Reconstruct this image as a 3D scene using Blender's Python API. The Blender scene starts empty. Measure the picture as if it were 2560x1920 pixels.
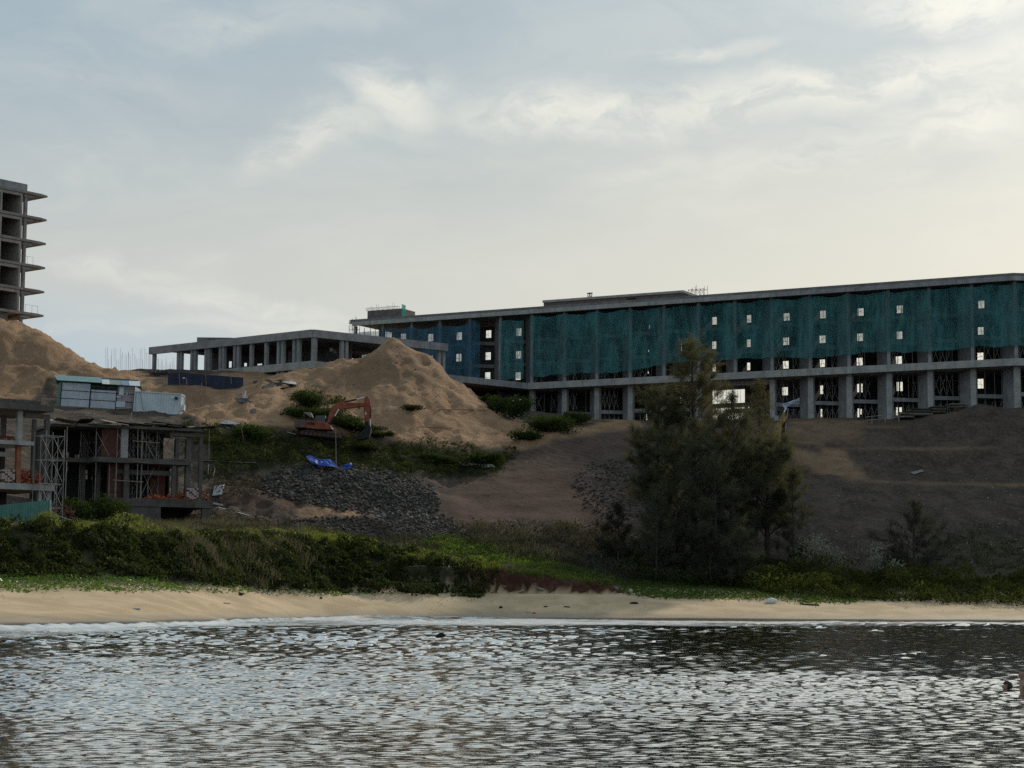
import bpy, bmesh, math, random
import numpy as np
from mathutils import Matrix, Vector
random.seed(7)
RNG = np.random.default_rng(11)
SC = bpy.context.scene
COL = SC.collection

# ---------------------------------------------------------------- camera
F = 4800.0                      # focal length in photo pixels (2560 wide)
CAM = np.array([0.0, 0.0, 2.0])
PITCH = math.atan(530 / 4800)
ROLL = math.radians(0.35)
RM = Matrix.Rotation(math.pi / 2 + PITCH, 3, 'X') @ Matrix.Rotation(ROLL, 3, 'Z')
cam_data = bpy.data.cameras.new('camera')
cam = bpy.data.objects.new('camera', cam_data)
COL.objects.link(cam)
cam.matrix_world = Matrix.Translation(CAM.tolist()) @ RM.to_4x4()
cam_data.sensor_width = 36.0
cam_data.lens = F / 2560 * 36.0
cam_data.clip_start = 0.5
cam_data.clip_end = 6000
SC.camera = cam
R_ = np.array(RM)

def P(px, py, Y):
    """point seen at photo pixel (px,py) on the vertical plane y = Y"""
    d = R_ @ np.array([(px - 1280) / F, -(py - 960) / F, -1.0])
    return CAM + d * (Y / d[1])

def Pn(px, py, Y):
    px, py, Y = np.broadcast_arrays(np.asarray(px, float), np.asarray(py, float), np.asarray(Y, float))
    l = np.stack([(px - 1280) / F, -(py - 960) / F, -np.ones_like(px)], -1) @ R_.T
    return CAM + l * (Y / l[..., 1])[..., None]

def proj(q):
    l = (np.asarray(q) - CAM) @ R_
    return 1280 + F * l[..., 0] / -l[..., 2], 960 - F * l[..., 1] / -l[..., 2]

# ---------------------------------------------------------------- sun, world, exposure
SUN_AZ, SUN_EL = math.radians(32), math.radians(29)       # azimuth measured from +Y towards +X
SUN = np.array([math.sin(SUN_AZ) * math.cos(SUN_EL), math.cos(SUN_AZ) * math.cos(SUN_EL), math.sin(SUN_EL)])
sun_data = bpy.data.lights.new('sun', 'SUN')
sun_data.energy = 2.6
sun_data.angle = math.radians(3.0)
sun_data.color = (1.0, 0.9, 0.74)
sun = bpy.data.objects.new('sun', sun_data)
COL.objects.link(sun)
sun.rotation_euler = Vector(SUN.tolist()).to_track_quat('Z', 'Y').to_euler()
SC.view_settings.view_transform = 'Standard'
SC.view_settings.look = 'None'
SC.view_settings.gamma = 1.0
SC.view_settings.exposure = 0.0
SC.view_settings.use_curve_mapping = False

world = bpy.data.worlds.new('World')
SC.world = world
world.use_nodes = True
WT = world.node_tree
WT.nodes.clear()

class NT:
    """tiny node-graph writer"""
    def __init__(s, tree): s.t = tree
    def n(s, typ, ins=None, **kw):
        nd = s.t.nodes.new(typ)
        for k, v in kw.items(): setattr(nd, k, v)
        for k, v in (ins or {}).items(): s.set(nd, k, v)
        return nd
    def set(s, nd, k, v):
        sock = nd.inputs[k]
        if isinstance(v, bpy.types.NodeSocket): s.t.links.new(v, sock)
        else: sock.default_value = v
    def m(s, op, a, b=0.0, c=None):
        nd = s.t.nodes.new('ShaderNodeMath'); nd.operation = op
        s.set(nd, 0, a); s.set(nd, 1, b)
        if c is not None: s.set(nd, 2, c)
        return nd.outputs[0]
    def vm(s, op, a, b=None):
        nd = s.t.nodes.new('ShaderNodeVectorMath'); nd.operation = op
        s.set(nd, 0, a)
        if b is not None: s.set(nd, 1, b)
        return nd.outputs['Value'] if op in ('DOT_PRODUCT', 'LENGTH', 'DISTANCE') else nd.outputs[0]
    def ss(s, x, a, b, lo=0.0, hi=1.0):
        nd = s.n('ShaderNodeMapRange', {0: x, 1: a, 2: b, 3: lo, 4: hi}, interpolation_type='SMOOTHSTEP')
        return nd.outputs[0]
    def mix(s, f, a, b, typ='MIX'):
        nd = s.n('ShaderNodeMix', data_type='RGBA', blend_type=typ)
        s.set(nd, 0, f); s.set(nd, 6, a); s.set(nd, 7, b)
        return nd.outputs[2]
    def noise(s, vec, scale, detail=4, rough=0.55, dist=0.0):
        return s.n('ShaderNodeTexNoise', {'Vector': vec, 'Scale': scale, 'Detail': detail, 'Roughness': rough, 'Distortion': dist}).outputs[0]

def rgb(*c): return (c[0], c[1], c[2], 1.0)

w = NT(WT)
tc = w.n('ShaderNodeTexCoord').outputs['Generated']
sep = w.n('ShaderNodeSeparateXYZ', {0: tc})
X, Y, Z = sep.outputs
az = w.m('ARCTAN2', X, Y)
el = w.m('ARCSINE', Z)
sky = w.n('ShaderNodeTexSky', sky_type='NISHITA')
sky.sun_disc = False
sky.sun_elevation = SUN_EL
sky.sun_rotation = SUN_AZ
sky.air_density = 1.2
sky.dust_density = 3.0
# thin high cloud veil: blue-grey overhead, creamy lower down and towards the sun, pale blue low on the far side
sd = w.vm('DOT_PRODUCT', tc, tuple(SUN))
ang = w.m('ARCCOSINE', w.m('MINIMUM', sd, 0.99999))
near = w.ss(sd, 0.62, 0.97)
veil = w.mix(w.ss(el, 0.14, 0.29), rgb(5.8, 6.0, 5.75), rgb(3.6, 4.6, 5.25))
veil = w.mix(w.m('MULTIPLY', w.ss(el, 0.17, 0.115), w.ss(sd, 0.86, 0.66)), veil, rgb(4.5, 5.5, 6.3))
veil = w.mix(w.m('MULTIPLY', near, w.ss(el, 0.33, 0.10, 0.15, 1.0)), veil, rgb(7.0, 6.9, 5.95))
aure = w.m('MULTIPLY', w.m('EXPONENT', w.m('MULTIPLY', ang, -8.5)), 30.0)
# cloud plane coordinates (streaks foreshorten towards the horizon as real cloud sheets do)
dz = w.m('ADD', w.m('MAXIMUM', Z, 0.0), 0.10)
cp = w.n('ShaderNodeCombineXYZ', {0: w.m('DIVIDE', X, dz), 1: w.m('DIVIDE', Y, dz), 2: 0.3}).outputs[0]
big = w.noise(cp, 0.9, 3, 0.5, 0.6)
fine = w.noise(cp, 2.6, 9, 0.62, 0.9)
uv = w.n('ShaderNodeCombineXYZ', {0: w.m('MULTIPLY', az, 4.8), 1: w.m('MULTIPLY', el, 4.8), 2: 0.0}).outputs[0]
warp = w.n('ShaderNodeTexNoise', {'Vector': uv, 'Scale': 2.6, 'Detail': 5.0, 'Roughness': 0.6}).outputs['Color']
uvw = w.vm('ADD', uv, w.vm('MULTIPLY', w.vm('SUBTRACT', warp, (0.5, 0.5, 0.5)), (0.34, 0.16, 0.0)))
grain = w.noise(w.vm('MULTIPLY', uvw, (1.0, 2.6, 1.0)), 4.2, 8, 0.66, 0.3)
# banks of cirrus: azimuth/elevation centre, half sizes (x 4.8 rad), tilt, strength
banks = [(-0.325, 1.255, 0.10, 0.045, -0.55, 1.0), (-0.51, 1.145, 0.15, 0.045, 0.45, .9), (-0.225, 1.275, .06, .03, .35, .5),
         (0.16, 1.205, 0.27, 0.04, -0.04, 1.0), (0.30, 1.165, 0.10, 0.025, -0.1, .8), (0.82, 1.265, 0.55, 0.045, 0.11, .95),
         (1.07, 1.45, 0.26, 0.05, -0.12, 1.0), (0.5, 1.35, .15, .016, 0.05, .6), (1.15, 1.2, 0.2, 0.06, 0.2, .8), (0.86, 1.10, 0.34, 0.03, 0.1, .55), (0.45, 1.09, 0.2, 0.02, 0.15, .4),
         (-0.97, 0.80, 0.17, 0.03, -0.15, .75), (-0.68, 0.715, 0.26, 0.026, -0.2, .85), (-0.83, 0.835, 0.07, 0.022, -0.1, .65), (-0.55, 0.655, 0.34, 0.02, -.03, .7), (-0.95, 0.64, 0.3, 0.012, .0, .4),
         (-0.70, 1.39, .2, .035, .2, .4), (-1.05, 1.25, .25, .04, -.05, .3), (-.45, 1.45, .2, .03, .1, .3)]
banks = [(u_, v_, a_ * 1.15, b_ * 1.35, t_, k_ * .85) for (u_, v_, a_, b_, t_, k_) in banks]
tot = None
for (u0, v0, a, b, t, k) in banks:
    mp = w.n('ShaderNodeMapping', {0: uvw, 1: (u0, v0, 0), 2: (0, 0, t), 3: (a, b, 1)}, vector_type='TEXTURE').outputs[0]
    g = w.m('MULTIPLY', w.ss(w.vm('LENGTH', mp), 1.7, 0.0), k)
    tot = g if tot is None else w.m('MAXIMUM', tot, g)
wisp = w.m('MULTIPLY', tot, w.ss(grain, 0.34, 0.60, 0.12, 1.0))
lay = w.noise(w.vm('MULTIPLY', uvw, (1.0, 3.4, 1.0)), 1.7, 7, 0.6, 0.5)
allover = w.m('ADD', w.m('MULTIPLY', w.ss(fine, 0.46, 0.74), w.ss(big, 0.42, 0.68)), w.m('MULTIPLY', w.ss(lay, 0.48, 0.66), w.ss(el, 0.10, 0.2, 0.15, .55)))
cl = w.m('MINIMUM', w.m('ADD', wisp, w.m('MULTIPLY', allover, 0.24)), 1.0)
cloudcol = w.mix(w.ss(sd, 0.6, 0.97), rgb(7.4, 7.4, 6.9), rgb(9.6, 9.3, 8.1))
grey = w.mix(w.m('MULTIPLY', w.ss(lay, 0.52, 0.30), w.ss(el, 0.16, 0.26, 0.0, .35)), veil, rgb(3.5, 4.25, 4.75))
skyc = w.mix(0.92, sky.outputs[0], grey)
skyc = w.mix(w.m('MULTIPLY', cl, 0.82), skyc, cloudcol)
skyc = w.vm('ADD', skyc, w.vm('SCALE', (1.0, .93, .8)) if False else w.mix(1.0, rgb(1.0, .93, .80), aure, 'MULTIPLY'))
bg = w.n('ShaderNodeBackground', {'Color': skyc, 'Strength': 0.1})
w.n('ShaderNodeOutputWorld', {0: bg.outputs[0]})
# ---------------------------------------------------------------- mesh helpers
def np_mesh(name, V, faces):
    """V (n,3); faces: list of int arrays (k,3) or (k,4)"""
    me = bpy.data.meshes.new(name)
    V = np.asarray(V, np.float32)
    me.vertices.add(len(V))
    me.vertices.foreach_set('co', V.ravel())
    idx, st, tot, off = [], [], [], 0
    for f in faces:
        f = np.asarray(f, np.int32)
        if len(f) == 0: continue
        k = f.shape[1]
        idx.append(f.ravel())
        st.append(off + np.arange(len(f)) * k)
        tot.append(np.full(len(f), k))
        off += f.size
    idx, st, tot = map(np.concatenate, (idx, st, tot))
    me.loops.add(len(idx)); me.loops.foreach_set('vertex_index', idx.astype(np.int32))
    me.polygons.add(len(st)); me.polygons.foreach_set('loop_start', st.astype(np.int32))
    me.polygons.foreach_set('loop_total', tot.astype(np.int32))
    me.update(calc_edges=True)
    return me

def fattr(me, name, vals, dom='POINT'):
    a = me.attributes.new(name, 'FLOAT', dom)
    a.data.foreach_set('value', np.asarray(vals, np.float32))

def link(name, me, mats=None, parent=None):
    o = bpy.data.objects.new(name, me)
    COL.objects.link(o)
    if mats is not None:
        for m_ in (mats if isinstance(mats, (list, tuple)) else [mats]): me.materials.append(m_)
    if parent is not None: o.parent = parent
    return o

def tag(o, label, cat, group=None):
    o['label'] = label; o['category'] = cat
    if group: o['group'] = group
    return o

def struct(o): o['kind'] = 'structure'; return o
def stuff(o, label=None, cat=None):
    o['kind'] = 'stuff'
    if label: o['label'] = label
    if cat: o['category'] = cat
    return o

def empty(name, loc, label=None, cat=None, group=None):
    o = bpy.data.objects.new(name, None)
    COL.objects.link(o)
    o.empty_display_size = 0.3
    o.location = tuple(float(v) for v in loc)
    if label: tag(o, label, cat, group)
    return o

def wloc(o):
    v = np.zeros(3)
    while o is not None:
        v = v + np.array(o.location); o = o.parent
    return v

class MB:
    """collects shapes in world coordinates; build() makes ONE mesh object"""
    def __init__(s): s.v = []; s.f = []; s.n = 0
    def add(s, V, Fs):
        s.v.append(np.asarray(V, float)); s.f += [[i + s.n for i in f] for f in Fs]; s.n += len(V)
        return s
    def box(s, c, size, ax=None):
        """ax: 3 rows = local axes"""
        h = np.asarray(size, float) / 2
        A = np.eye(3) if ax is None else np.asarray(ax, float)
        V = [np.asarray(c, float) + (np.array([a, b, d]) * h) @ A for a in (-1, 1) for b in (-1, 1) for d in (-1, 1)]
        return s.add(V, [(0, 1, 3, 2), (4, 6, 7, 5), (0, 4, 5, 1), (2, 3, 7, 6), (0, 2, 6, 4), (1, 5, 7, 3)])
    def prism(s, poly, ext):
        """polygon of 3-D points extruded by a vector"""
        p = np.asarray(poly, float); e = np.asarray(ext, float); n = len(p)
        Fs = [tuple(range(n))[::-1], tuple(range(n, 2 * n))] + [(i, (i + 1) % n, n + (i + 1) % n, n + i) for i in range(n)]
        return s.add(np.vstack([p, p + e]), Fs)
    def slab(s, pts, z0, z1):
        """plan polygon (x,y) between two heights"""
        p = np.array([[a[0], a[1], z0] for a in pts], float)
        return s.prism(p, (0, 0, z1 - z0))
    def beam(s, a, b, wd, ht, up=(0, 0, 1)):
        a = np.asarray(a, float); b = np.asarray(b, float)
        d = b - a; L = np.linalg.norm(d)
        if L < 1e-6: return s
        d = d / L; u = np.asarray(up, float)
        if abs(d @ u) > 0.98: u = np.array([1.0, 0, 0])
        r = np.cross(d, u); r /= np.linalg.norm(r); u2 = np.cross(r, d)
        return s.box((a + b) / 2, (L, wd, ht), (d, r, u2))
    def tube(s, a, b, r0, r1=None, n=6, caps=True):
        a = np.asarray(a, float); b = np.asarray(b, float); r1 = r0 if r1 is None else r1
        d = b - a; L = np.linalg.norm(d)
        if L < 1e-6: return s
        d = d / L; u = np.array([0, 0, 1.0]) if abs(d[2]) < .9 else np.array([1.0, 0, 0])
        r = np.cross(d, u); r /= np.linalg.norm(r); u = np.cross(r, d)
        t = np.arange(n) * 2 * math.pi / n
        ring = np.cos(t)[:, None] * r + np.sin(t)[:, None] * u
        V = np.vstack([a + ring * r0, b + ring * r1])
        Fs = [(i, (i + 1) % n, n + (i + 1) % n, n + i) for i in range(n)]
        if caps: Fs += [tuple(range(n))[::-1], tuple(range(n, 2 * n))]
        return s.add(V, Fs)
    def path(s, pts, rs, n=8):
        """tapered tube through points, one continuous surface"""
        pts = [np.asarray(p, float) for p in pts]
        t = np.arange(n) * 2 * math.pi / n
        V = []
        for i, p in enumerate(pts):
            d = pts[min(i + 1, len(pts) - 1)] - pts[max(i - 1, 0)]; d = d / (np.linalg.norm(d) + 1e-9)
            u = np.array([0, 0, 1.0]) if abs(d[2]) < .85 else np.array([0, 1.0, 0])
            r = np.cross(d, u); r /= np.linalg.norm(r); u = np.cross(r, d)
            V.append(p + (np.cos(t)[:, None] * r + np.sin(t)[:, None] * u) * rs[i])
        Fs = [(k * n + i, k * n + (i + 1) % n, (k + 1) * n + (i + 1) % n, (k + 1) * n + i) for k in range(len(pts) - 1) for i in range(n)]
        Fs += [tuple(range(n))[::-1], tuple(range((len(pts) - 1) * n, len(pts) * n))]
        return s.add(np.vstack(V), Fs)
    def build(s, name, mat_, parent=None, bevel=0.0, smooth=False):
        V = np.vstack(s.v)
        if parent is not None: V = V - wloc(parent)
        me = bpy.data.meshes.new(name)
        me.from_pydata(V.tolist(), [], s.f)
        bm = bmesh.new(); bm.from_mesh(me)
        bmesh.ops.recalc_face_normals(bm, faces=bm.faces[:])
        if bevel: bmesh.ops.bevel(bm, geom=bm.edges[:], offset=bevel, segments=1, affect='EDGES', clamp_overlap=True)
        bm.to_mesh(me); bm.free()
        if smooth: me.polygons.foreach_set('use_smooth', [True] * len(me.polygons))
        return link(name, me, mat_, parent)

def copy_tree(o, parent=None, loc=None):
    c = o.copy(); COL.objects.link(c); c.parent = parent
    if loc is not None: c.location = tuple(float(v) for v in loc)
    for ch in list(o.children): copy_tree(ch, c)
    return c

# value noise on numpy arrays
_perm = RNG.random((256, 256))
def vnoise(x, y):
    xi = np.floor(x).astype(int); yi = np.floor(y).astype(int)
    fx = x - xi; fy = y - yi
    fx = fx * fx * (3 - 2 * fx); fy = fy * fy * (3 - 2 * fy)
    g = lambda a, b: _perm[a & 255, b & 255]
    return (g(xi, yi) * (1 - fx) + g(xi + 1, yi) * fx) * (1 - fy) + (g(xi, yi + 1) * (1 - fx) + g(xi + 1, yi + 1) * fx) * fy
def fbm(x, y, o=4):
    v = 0; a = .5; t = 0
    for k in range(o):
        v = v + a * vnoise(x * 2 ** k + 17.3 * k, y * 2 ** k + 5.1 * k); t += a; a *= .5
    return v / t
def sstep(x, a, b):
    t = np.clip((x - a) / (b - a), 0, 1); return t * t * (3 - 2 * t)

def polysd(px, py, poly):
    """signed distance (inside > 0) to a polygon, vectorised"""
    poly = np.asarray(poly, float)
    d2 = np.full(px.shape, 1e18); ins = np.zeros(px.shape, bool)
    for (x0, y0), (x1, y1) in zip(poly, np.roll(poly, -1, 0)):
        ex, ey = x1 - x0, y1 - y0
        t = np.clip(((px - x0) * ex + (py - y0) * ey) / (ex * ex + ey * ey + 1e-9), 0, 1)
        d2 = np.minimum(d2, (px - x0 - t * ex) ** 2 + (py - y0 - t * ey) ** 2)
        if y0 != y1:
            c = ((y0 > py) != (y1 > py)) & (px < (x1 - x0) * (py - y0) / (y1 - y0) + x0)
            ins ^= c
    return np.where(ins, 1, -1) * np.sqrt(d2)

# ---------------------------------------------------------------- materials
MATS = {}
def mat(name, col, rough=.85, var=.25, scale=1.5, bump=0.0, bscale=6.0, col2=None, metal=0.0, stain=0.0, spec=.3):
    """weathered surface: large blotches, fine grain, optional vertical stains and bump"""
    m_ = bpy.data.materials.new(name); m_.use_nodes = True
    t = NT(m_.node_tree); m_.node_tree.nodes.clear()
    pos = t.n('ShaderNodeNewGeometry').outputs['Position']
    a = t.noise(pos, scale, 5, .6, .2); b = t.noise(pos, scale * 9, 3, .6)
    f = t.m('ADD', t.m('MULTIPLY', a, .65), t.m('MULTIPLY', b, .35))
    lo = tuple(c * (1 - var) for c in col); hi = tuple(min(1, c * (1 + var)) for c in col)
    if col2: lo, hi = col, col2
    c = t.mix(t.ss(f, .36, .64), rgb(*lo), rgb(*hi))
    if stain:
        st = t.noise(t.vm('MULTIPLY', pos, (2.2, 2.2, .22)), 1.0, 4, .6)
        c = t.mix(t.m('MULTIPLY', t.ss(st, .5, .72), stain), c, rgb(*[v * .38 for v in col]))
    kw = {'Base Color': c, 'Roughness': rough, 'Metallic': metal, 'Specular IOR Level': spec}
    if bump:
        kw['Normal'] = t.n('ShaderNodeBump', {'Strength': bump, 'Distance': .05, 'Height': t.noise(pos, bscale, 5, .65)}).outputs[0]
    bs = t.n('ShaderNodeBsdfPrincipled', kw)
    t.n('ShaderNodeOutputMaterial', {0: bs.outputs[0]})
    MATS[name] = m_
    return m_

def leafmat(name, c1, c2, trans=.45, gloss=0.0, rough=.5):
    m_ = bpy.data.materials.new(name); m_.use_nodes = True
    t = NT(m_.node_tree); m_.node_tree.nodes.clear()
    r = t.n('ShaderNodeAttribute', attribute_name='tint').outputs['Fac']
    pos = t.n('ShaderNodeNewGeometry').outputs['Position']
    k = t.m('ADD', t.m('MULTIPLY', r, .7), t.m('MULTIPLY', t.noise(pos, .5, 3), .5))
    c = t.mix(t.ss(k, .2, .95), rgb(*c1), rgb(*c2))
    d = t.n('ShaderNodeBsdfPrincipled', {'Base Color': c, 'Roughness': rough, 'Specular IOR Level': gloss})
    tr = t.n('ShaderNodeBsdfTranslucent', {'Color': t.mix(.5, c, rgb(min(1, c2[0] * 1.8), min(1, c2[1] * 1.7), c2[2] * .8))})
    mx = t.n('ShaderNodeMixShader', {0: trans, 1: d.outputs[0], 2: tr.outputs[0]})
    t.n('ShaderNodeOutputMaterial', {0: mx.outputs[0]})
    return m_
# ---------------------------------------------------------------- terrain height field
# profiles: photo column -> (depth, photo row); z follows from the view ray
PROF = {
 -40: [(138,1476),(146,1440),(149,1425),(152,1352),(155,1316),(165,1306),(172,1292),(185,1220),(200,1110),(212,1065),(226,1014),(240,1000),(250,950),(262,930),(280,930)],
 250: [(143,1477),(150,1442),(153,1428),(157,1360),(160,1326),(175,1325),(188,1318),(198,1250),(205,1165),(213,1085),(224,1036),(229,1022),(240,1014),(250,965),(262,932),(280,932)],
 450: [(152,1478),(158,1462),(162,1390),(166,1342),(180,1326),(192,1316),(200,1275),(208,1205),(215,1135),(224,1080),(230,1046),(238,1036),(244,1012),(252,965),(262,932),(280,930)],
 620: [(163,1480),(166,1472),(171,1395),(175,1348),(185,1332),(196,1302),(205,1258),(212,1215),(220,1165),(230,1112),(238,1080),(243,1062),(249,1010),(256,955),(264,930),(280,928)],
 850: [(174,1483),(175.5,1478),(180,1400),(183,1356),(190,1348),(197,1336),(201.5,1292),(209,1286),(215,1240),(222,1188),(230,1142),(238,1102),(243,1089),(249,1060),(256,1010),(265,935),(282,928)],
 1050: [(177,1485),(178.5,1482),(183,1420),(186,1390),(192,1354),(198,1332),(203,1300),(209,1280),(216,1222),(224,1180),(232,1142),(238,1118),(244,1094),(252,1060),(262,1005),(282,985)],
 1250: [(180,1487),(181.2,1485),(182.6,1432),(190,1388),(197,1346),(203,1312),(210,1270),(220,1200),(230,1142),(237,1108),(244,1086),(252,1052),(262,1024),(274,1012),(292,1010)],
 1450: [(179,1489),(181,1485),(182.4,1466),(190,1424),(197,1362),(203,1316),(212,1252),(222,1180),(232,1122),(240,1084),(247,1064),(258,1060),(282,1055)],
 1600: [(180,1493),(186,1472),(193,1440),(200,1390),(207,1330),(215,1262),(225,1182),(234,1116),(242,1082),(249,1066),(260,1062),(282,1060)],
 1900: [(180,1503),(187,1478),(194,1446),(201,1400),(209,1340),(218,1265),(227,1195),(233,1132),(237,1112),(243,1064),(250,1054),(262,1050),(290,1048)],
 2200: [(181,1512),(187,1492),(194,1452),(202,1392),(211,1312),(220,1235),(225,1205),(230,1196),(235,1142),(239,1116),(245,1058),(252,1050),(270,1048)],
 2450: [(182,1519),(187,1502),(194,1457),(202,1396),(212,1312),(221,1237),(226,1208),(231,1197),(238,1112),(242,1045),(244.5,1016),(247,1015),(250,1048),(270,1046)],
 2680: [(182,1523),(187,1504),(194,1458),(202,1397),(212,1312),(221,1237),(226,1208),(231,1197),(238,1112),(242,1045),(244.5,1016),(247,1015),(250,1048),(270,1046)],
}
SHORE = {-40: 1566, 250: 1563, 450: 1560, 620: 1551, 850: 1546, 1050: 1546, 1250: 1547, 1450: 1549, 1600: 1551, 1900: 1553, 2200: 1554, 2450: 1555, 2680: 1556}
ctrl = []
for px, L in PROF.items():
    d = P(px, SHORE[px], 1.0); Ys = (0 - 2.0) / (d[2] - 2.0)
    s_ = P(px, SHORE[px], Ys)
    ctrl.append([s_[0], Ys, 0.0])
    ctrl.append([s_[0], Ys - 12, -0.55]); ctrl.append([s_[0], Ys - 40, -1.6])
    for (y_, py) in L: ctrl.append(P(px, py, y_))
ctrl = np.array(ctrl)
SY = 1.0
def _phi(a, b):
    d = a[:, None, :] - b[None, :, :]
    return np.sqrt((d ** 2).sum(-1) + 0.6)
_c2 = ctrl[:, :2] * [0.8, 1.0]
_A = _phi(_c2, _c2); n_ = len(ctrl)
_M = np.zeros((n_ + 1, n_ + 1)); _M[:n_, :n_] = _A; _M[:n_, n_] = 1; _M[n_, :n_] = 1
_W = np.linalg.solve(_M, np.append(ctrl[:, 2], 0))
def hbase(x, y):
    xc = np.clip(x, -76, 84); yc = np.clip(y, 75, 284)
    q = np.stack([xc.ravel() * 0.8, yc.ravel()], -1)
    out = np.empty(len(q))
    for i in range(0, len(q), 20000):
        out[i:i + 20000] = _phi(q[i:i + 20000], _c2) @ _W[:n_] + _W[n_]
    z = out.reshape(x.shape)
    far = sstep(y, 284, 420)
    z = z * (1 - far) + 9.0 * far
    z = z - np.clip(75 - y, 0, 400) * 0.02
    return z

def cone(x, y, c, z, slope, top=1.5, skew=0.0, ang=0.0):
    dx, dy = x - c[0], y - c[1]
    a = np.arctan2(dy, dx)
    r = np.sqrt(dx ** 2 + dy ** 2 + top ** 2) - top
    r = r * (1 + skew * np.cos(a - ang)) * (1 + .09 * np.sin(3 * a + c[0]) + .05 * np.sin(5 * a + 1))
    return z - r * slope
_cl = [P(px, py, yy) for px, py, yy in ((960,1398,180.6),(1050,1408,181.2),(1150,1418,182),(1250,1427,182.2),(1350,1439,182.4),(1450,1451,182.5),(1540,1460,182.4))]
_cx = np.array([c[0] for c in _cl]); _cy = np.array([c[1] for c in _cl]) - .6; _cz = np.array([c[2] for c in _cl])
m1 = P(985, 850, 257); m2 = P(20, 800, 262)
def H(x, y, detail=True):
    x = np.asarray(x, float); y = np.asarray(y, float)
    z = hbase(x, y)
    g = sstep(z, 2.6, 4.5)                       # 0 on the beach, 1 inland
    # the two great sand heaps
    k1 = cone(x, y, m1, m1[2], .70, 1.6)
    k1 = np.maximum(k1, cone(x, y, P(1095, 1010, 250), P(1095, 1010, 250)[2], .55, 3))
    k1 = np.maximum(k1, cone(x, y, P(790, 926, 256), P(790, 926, 256)[2], .40, 4))
    k1 = np.maximum(k1, cone(x, y, P(890, 892, 257), P(890, 892, 257)[2], .55, 3))
    k2 = cone(x, y, m2, m2[2], .80, 4.5)
    k2 = np.maximum(k2, cone(x, y, P(-90, 835, 266), P(-90, 835, 266)[2], .75, 4))
    k2 = np.maximum(k2, cone(x, y, P(215, 912, 256), P(215, 912, 256)[2], .55, 4))
    k2 = np.maximum(k2, cone(x, y, P(60, 918, 248), P(60, 918, 248)[2], .6, 3))
    # soil tips beside the road
    k3 = cone(x, y, P(1395, 1072, 241), P(1395, 1072, 241)[2], .5, 1.5)
    k3 = np.maximum(k3, cone(x, y, P(1225, 1098, 240), P(1225, 1098, 240)[2], .5, 2))
    k3 = np.maximum(k3, cone(x, y, P(1300, 1062, 247), P(1300, 1062, 247)[2], .45, 2))
    k4 = cone(x, y, P(860, 1178, 217.5), P(860, 1178, 217.5)[2], .48, 5) + .3 * np.sin(x * .9)
    k4 = np.maximum(k4, cone(x, y, P(1000, 1208, 215), P(1000, 1208, 215)[2], .5, 4))
    k4 = np.maximum(k4, cone(x, y, P(710, 1200, 217), P(710, 1200, 217)[2], .5, 3))
    for k in (k1, k2, k3, k4):
        w_ = .5
        z = np.where(k > z - 6, z + .5 * ((k - z) + np.sqrt((k - z) ** 2 + w_ ** 2)) - .02, z)
    # eroded earth edge above the beach, right end of the bank
    ye = np.interp(x, _cx, _cy) + (fbm(x / 1.7 + 3, y * 0 + 1.5, 3) - .5) * 1.6 + (fbm(x / .5, y * 0 + 8.5, 2) - .5) * .7
    zt = np.interp(x, _cx, _cz) + (fbm(x / 2.5, y / 2.5, 2) - .5) * .3
    inr = sstep(x, _cx[0] - 1, _cx[0] + 4) * (1 - sstep(x, _cx[-1] - .8, _cx[-1] + .4))
    st = sstep(y, ye, ye + .55) * (1 - sstep(y, ye + 5, ye + 12)) * inr
    z = np.maximum(z, z * (1 - st) + zt * st)
    lowr = inr * (1 - sstep(y, ye - .3, ye + .1)) * sstep(y, ye - 6, ye - 3)
    z = np.minimum(z, z * (1 - lowr) + 2.15 * lowr)
    if detail:
        g = sstep(z, 2.6, 4.5)
        hp_ = sstep(np.maximum(k1, k2) - z, -2.5, -.2) 
        z = z + hp_ * ((np.abs(fbm(x / 2.6 + 7, y / 5.2, 4) - .5) - .08) * -2.6 + (fbm(x / .8, y / .8, 2) - .5) * .35)
        z = z + g * ((fbm(x / 6.5, y / 6.5, 4) - .5) * 1.3 + (fbm(x / 1.3, y / 1.3, 3) - .5) * .42)
        z = z + (1 - g) * ((fbm(x / 14, y / 9, 3) - .5) * .22) * sstep(z, .05, 1.0)
    return z

# grid: fine where the photograph looks, growing outwards
def axis(a, b, st, lo, hi):
    m_ = np.arange(a, b + 1e-6, st)
    l = [a]; s_ = st
    while l[-1] > lo: s_ *= 1.35; l.append(l[-1] - s_)
    h = [b]; s_ = st
    while h[-1] < hi: s_ *= 1.35; h.append(h[-1] + s_)
    return np.concatenate([l[:0:-1], m_, h[1:]])
gx = axis(-74, 82, .42, -2500, 2500); gy = axis(112, 276, .40, 40, 3500)
GX, GY = np.meshgrid(gx, gy)
GZ = H(GX, GY)
TPX, TPY = proj(np.stack([GX, GY, GZ], -1))
nz1 = fbm(GX / 3.1, GY / 3.1, 4) - .5; nz2 = fbm(GX / .9 + 40, GY / .9, 3) - .5
def region(poly, soft=10, wob=40):
    return sstep(polysd(TPX, TPY, poly) + nz1 * wob + nz2 * wob * .5, -soft, soft)
INL = sstep(GZ, 2.3, 3.2)
front = GY < 272
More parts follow.
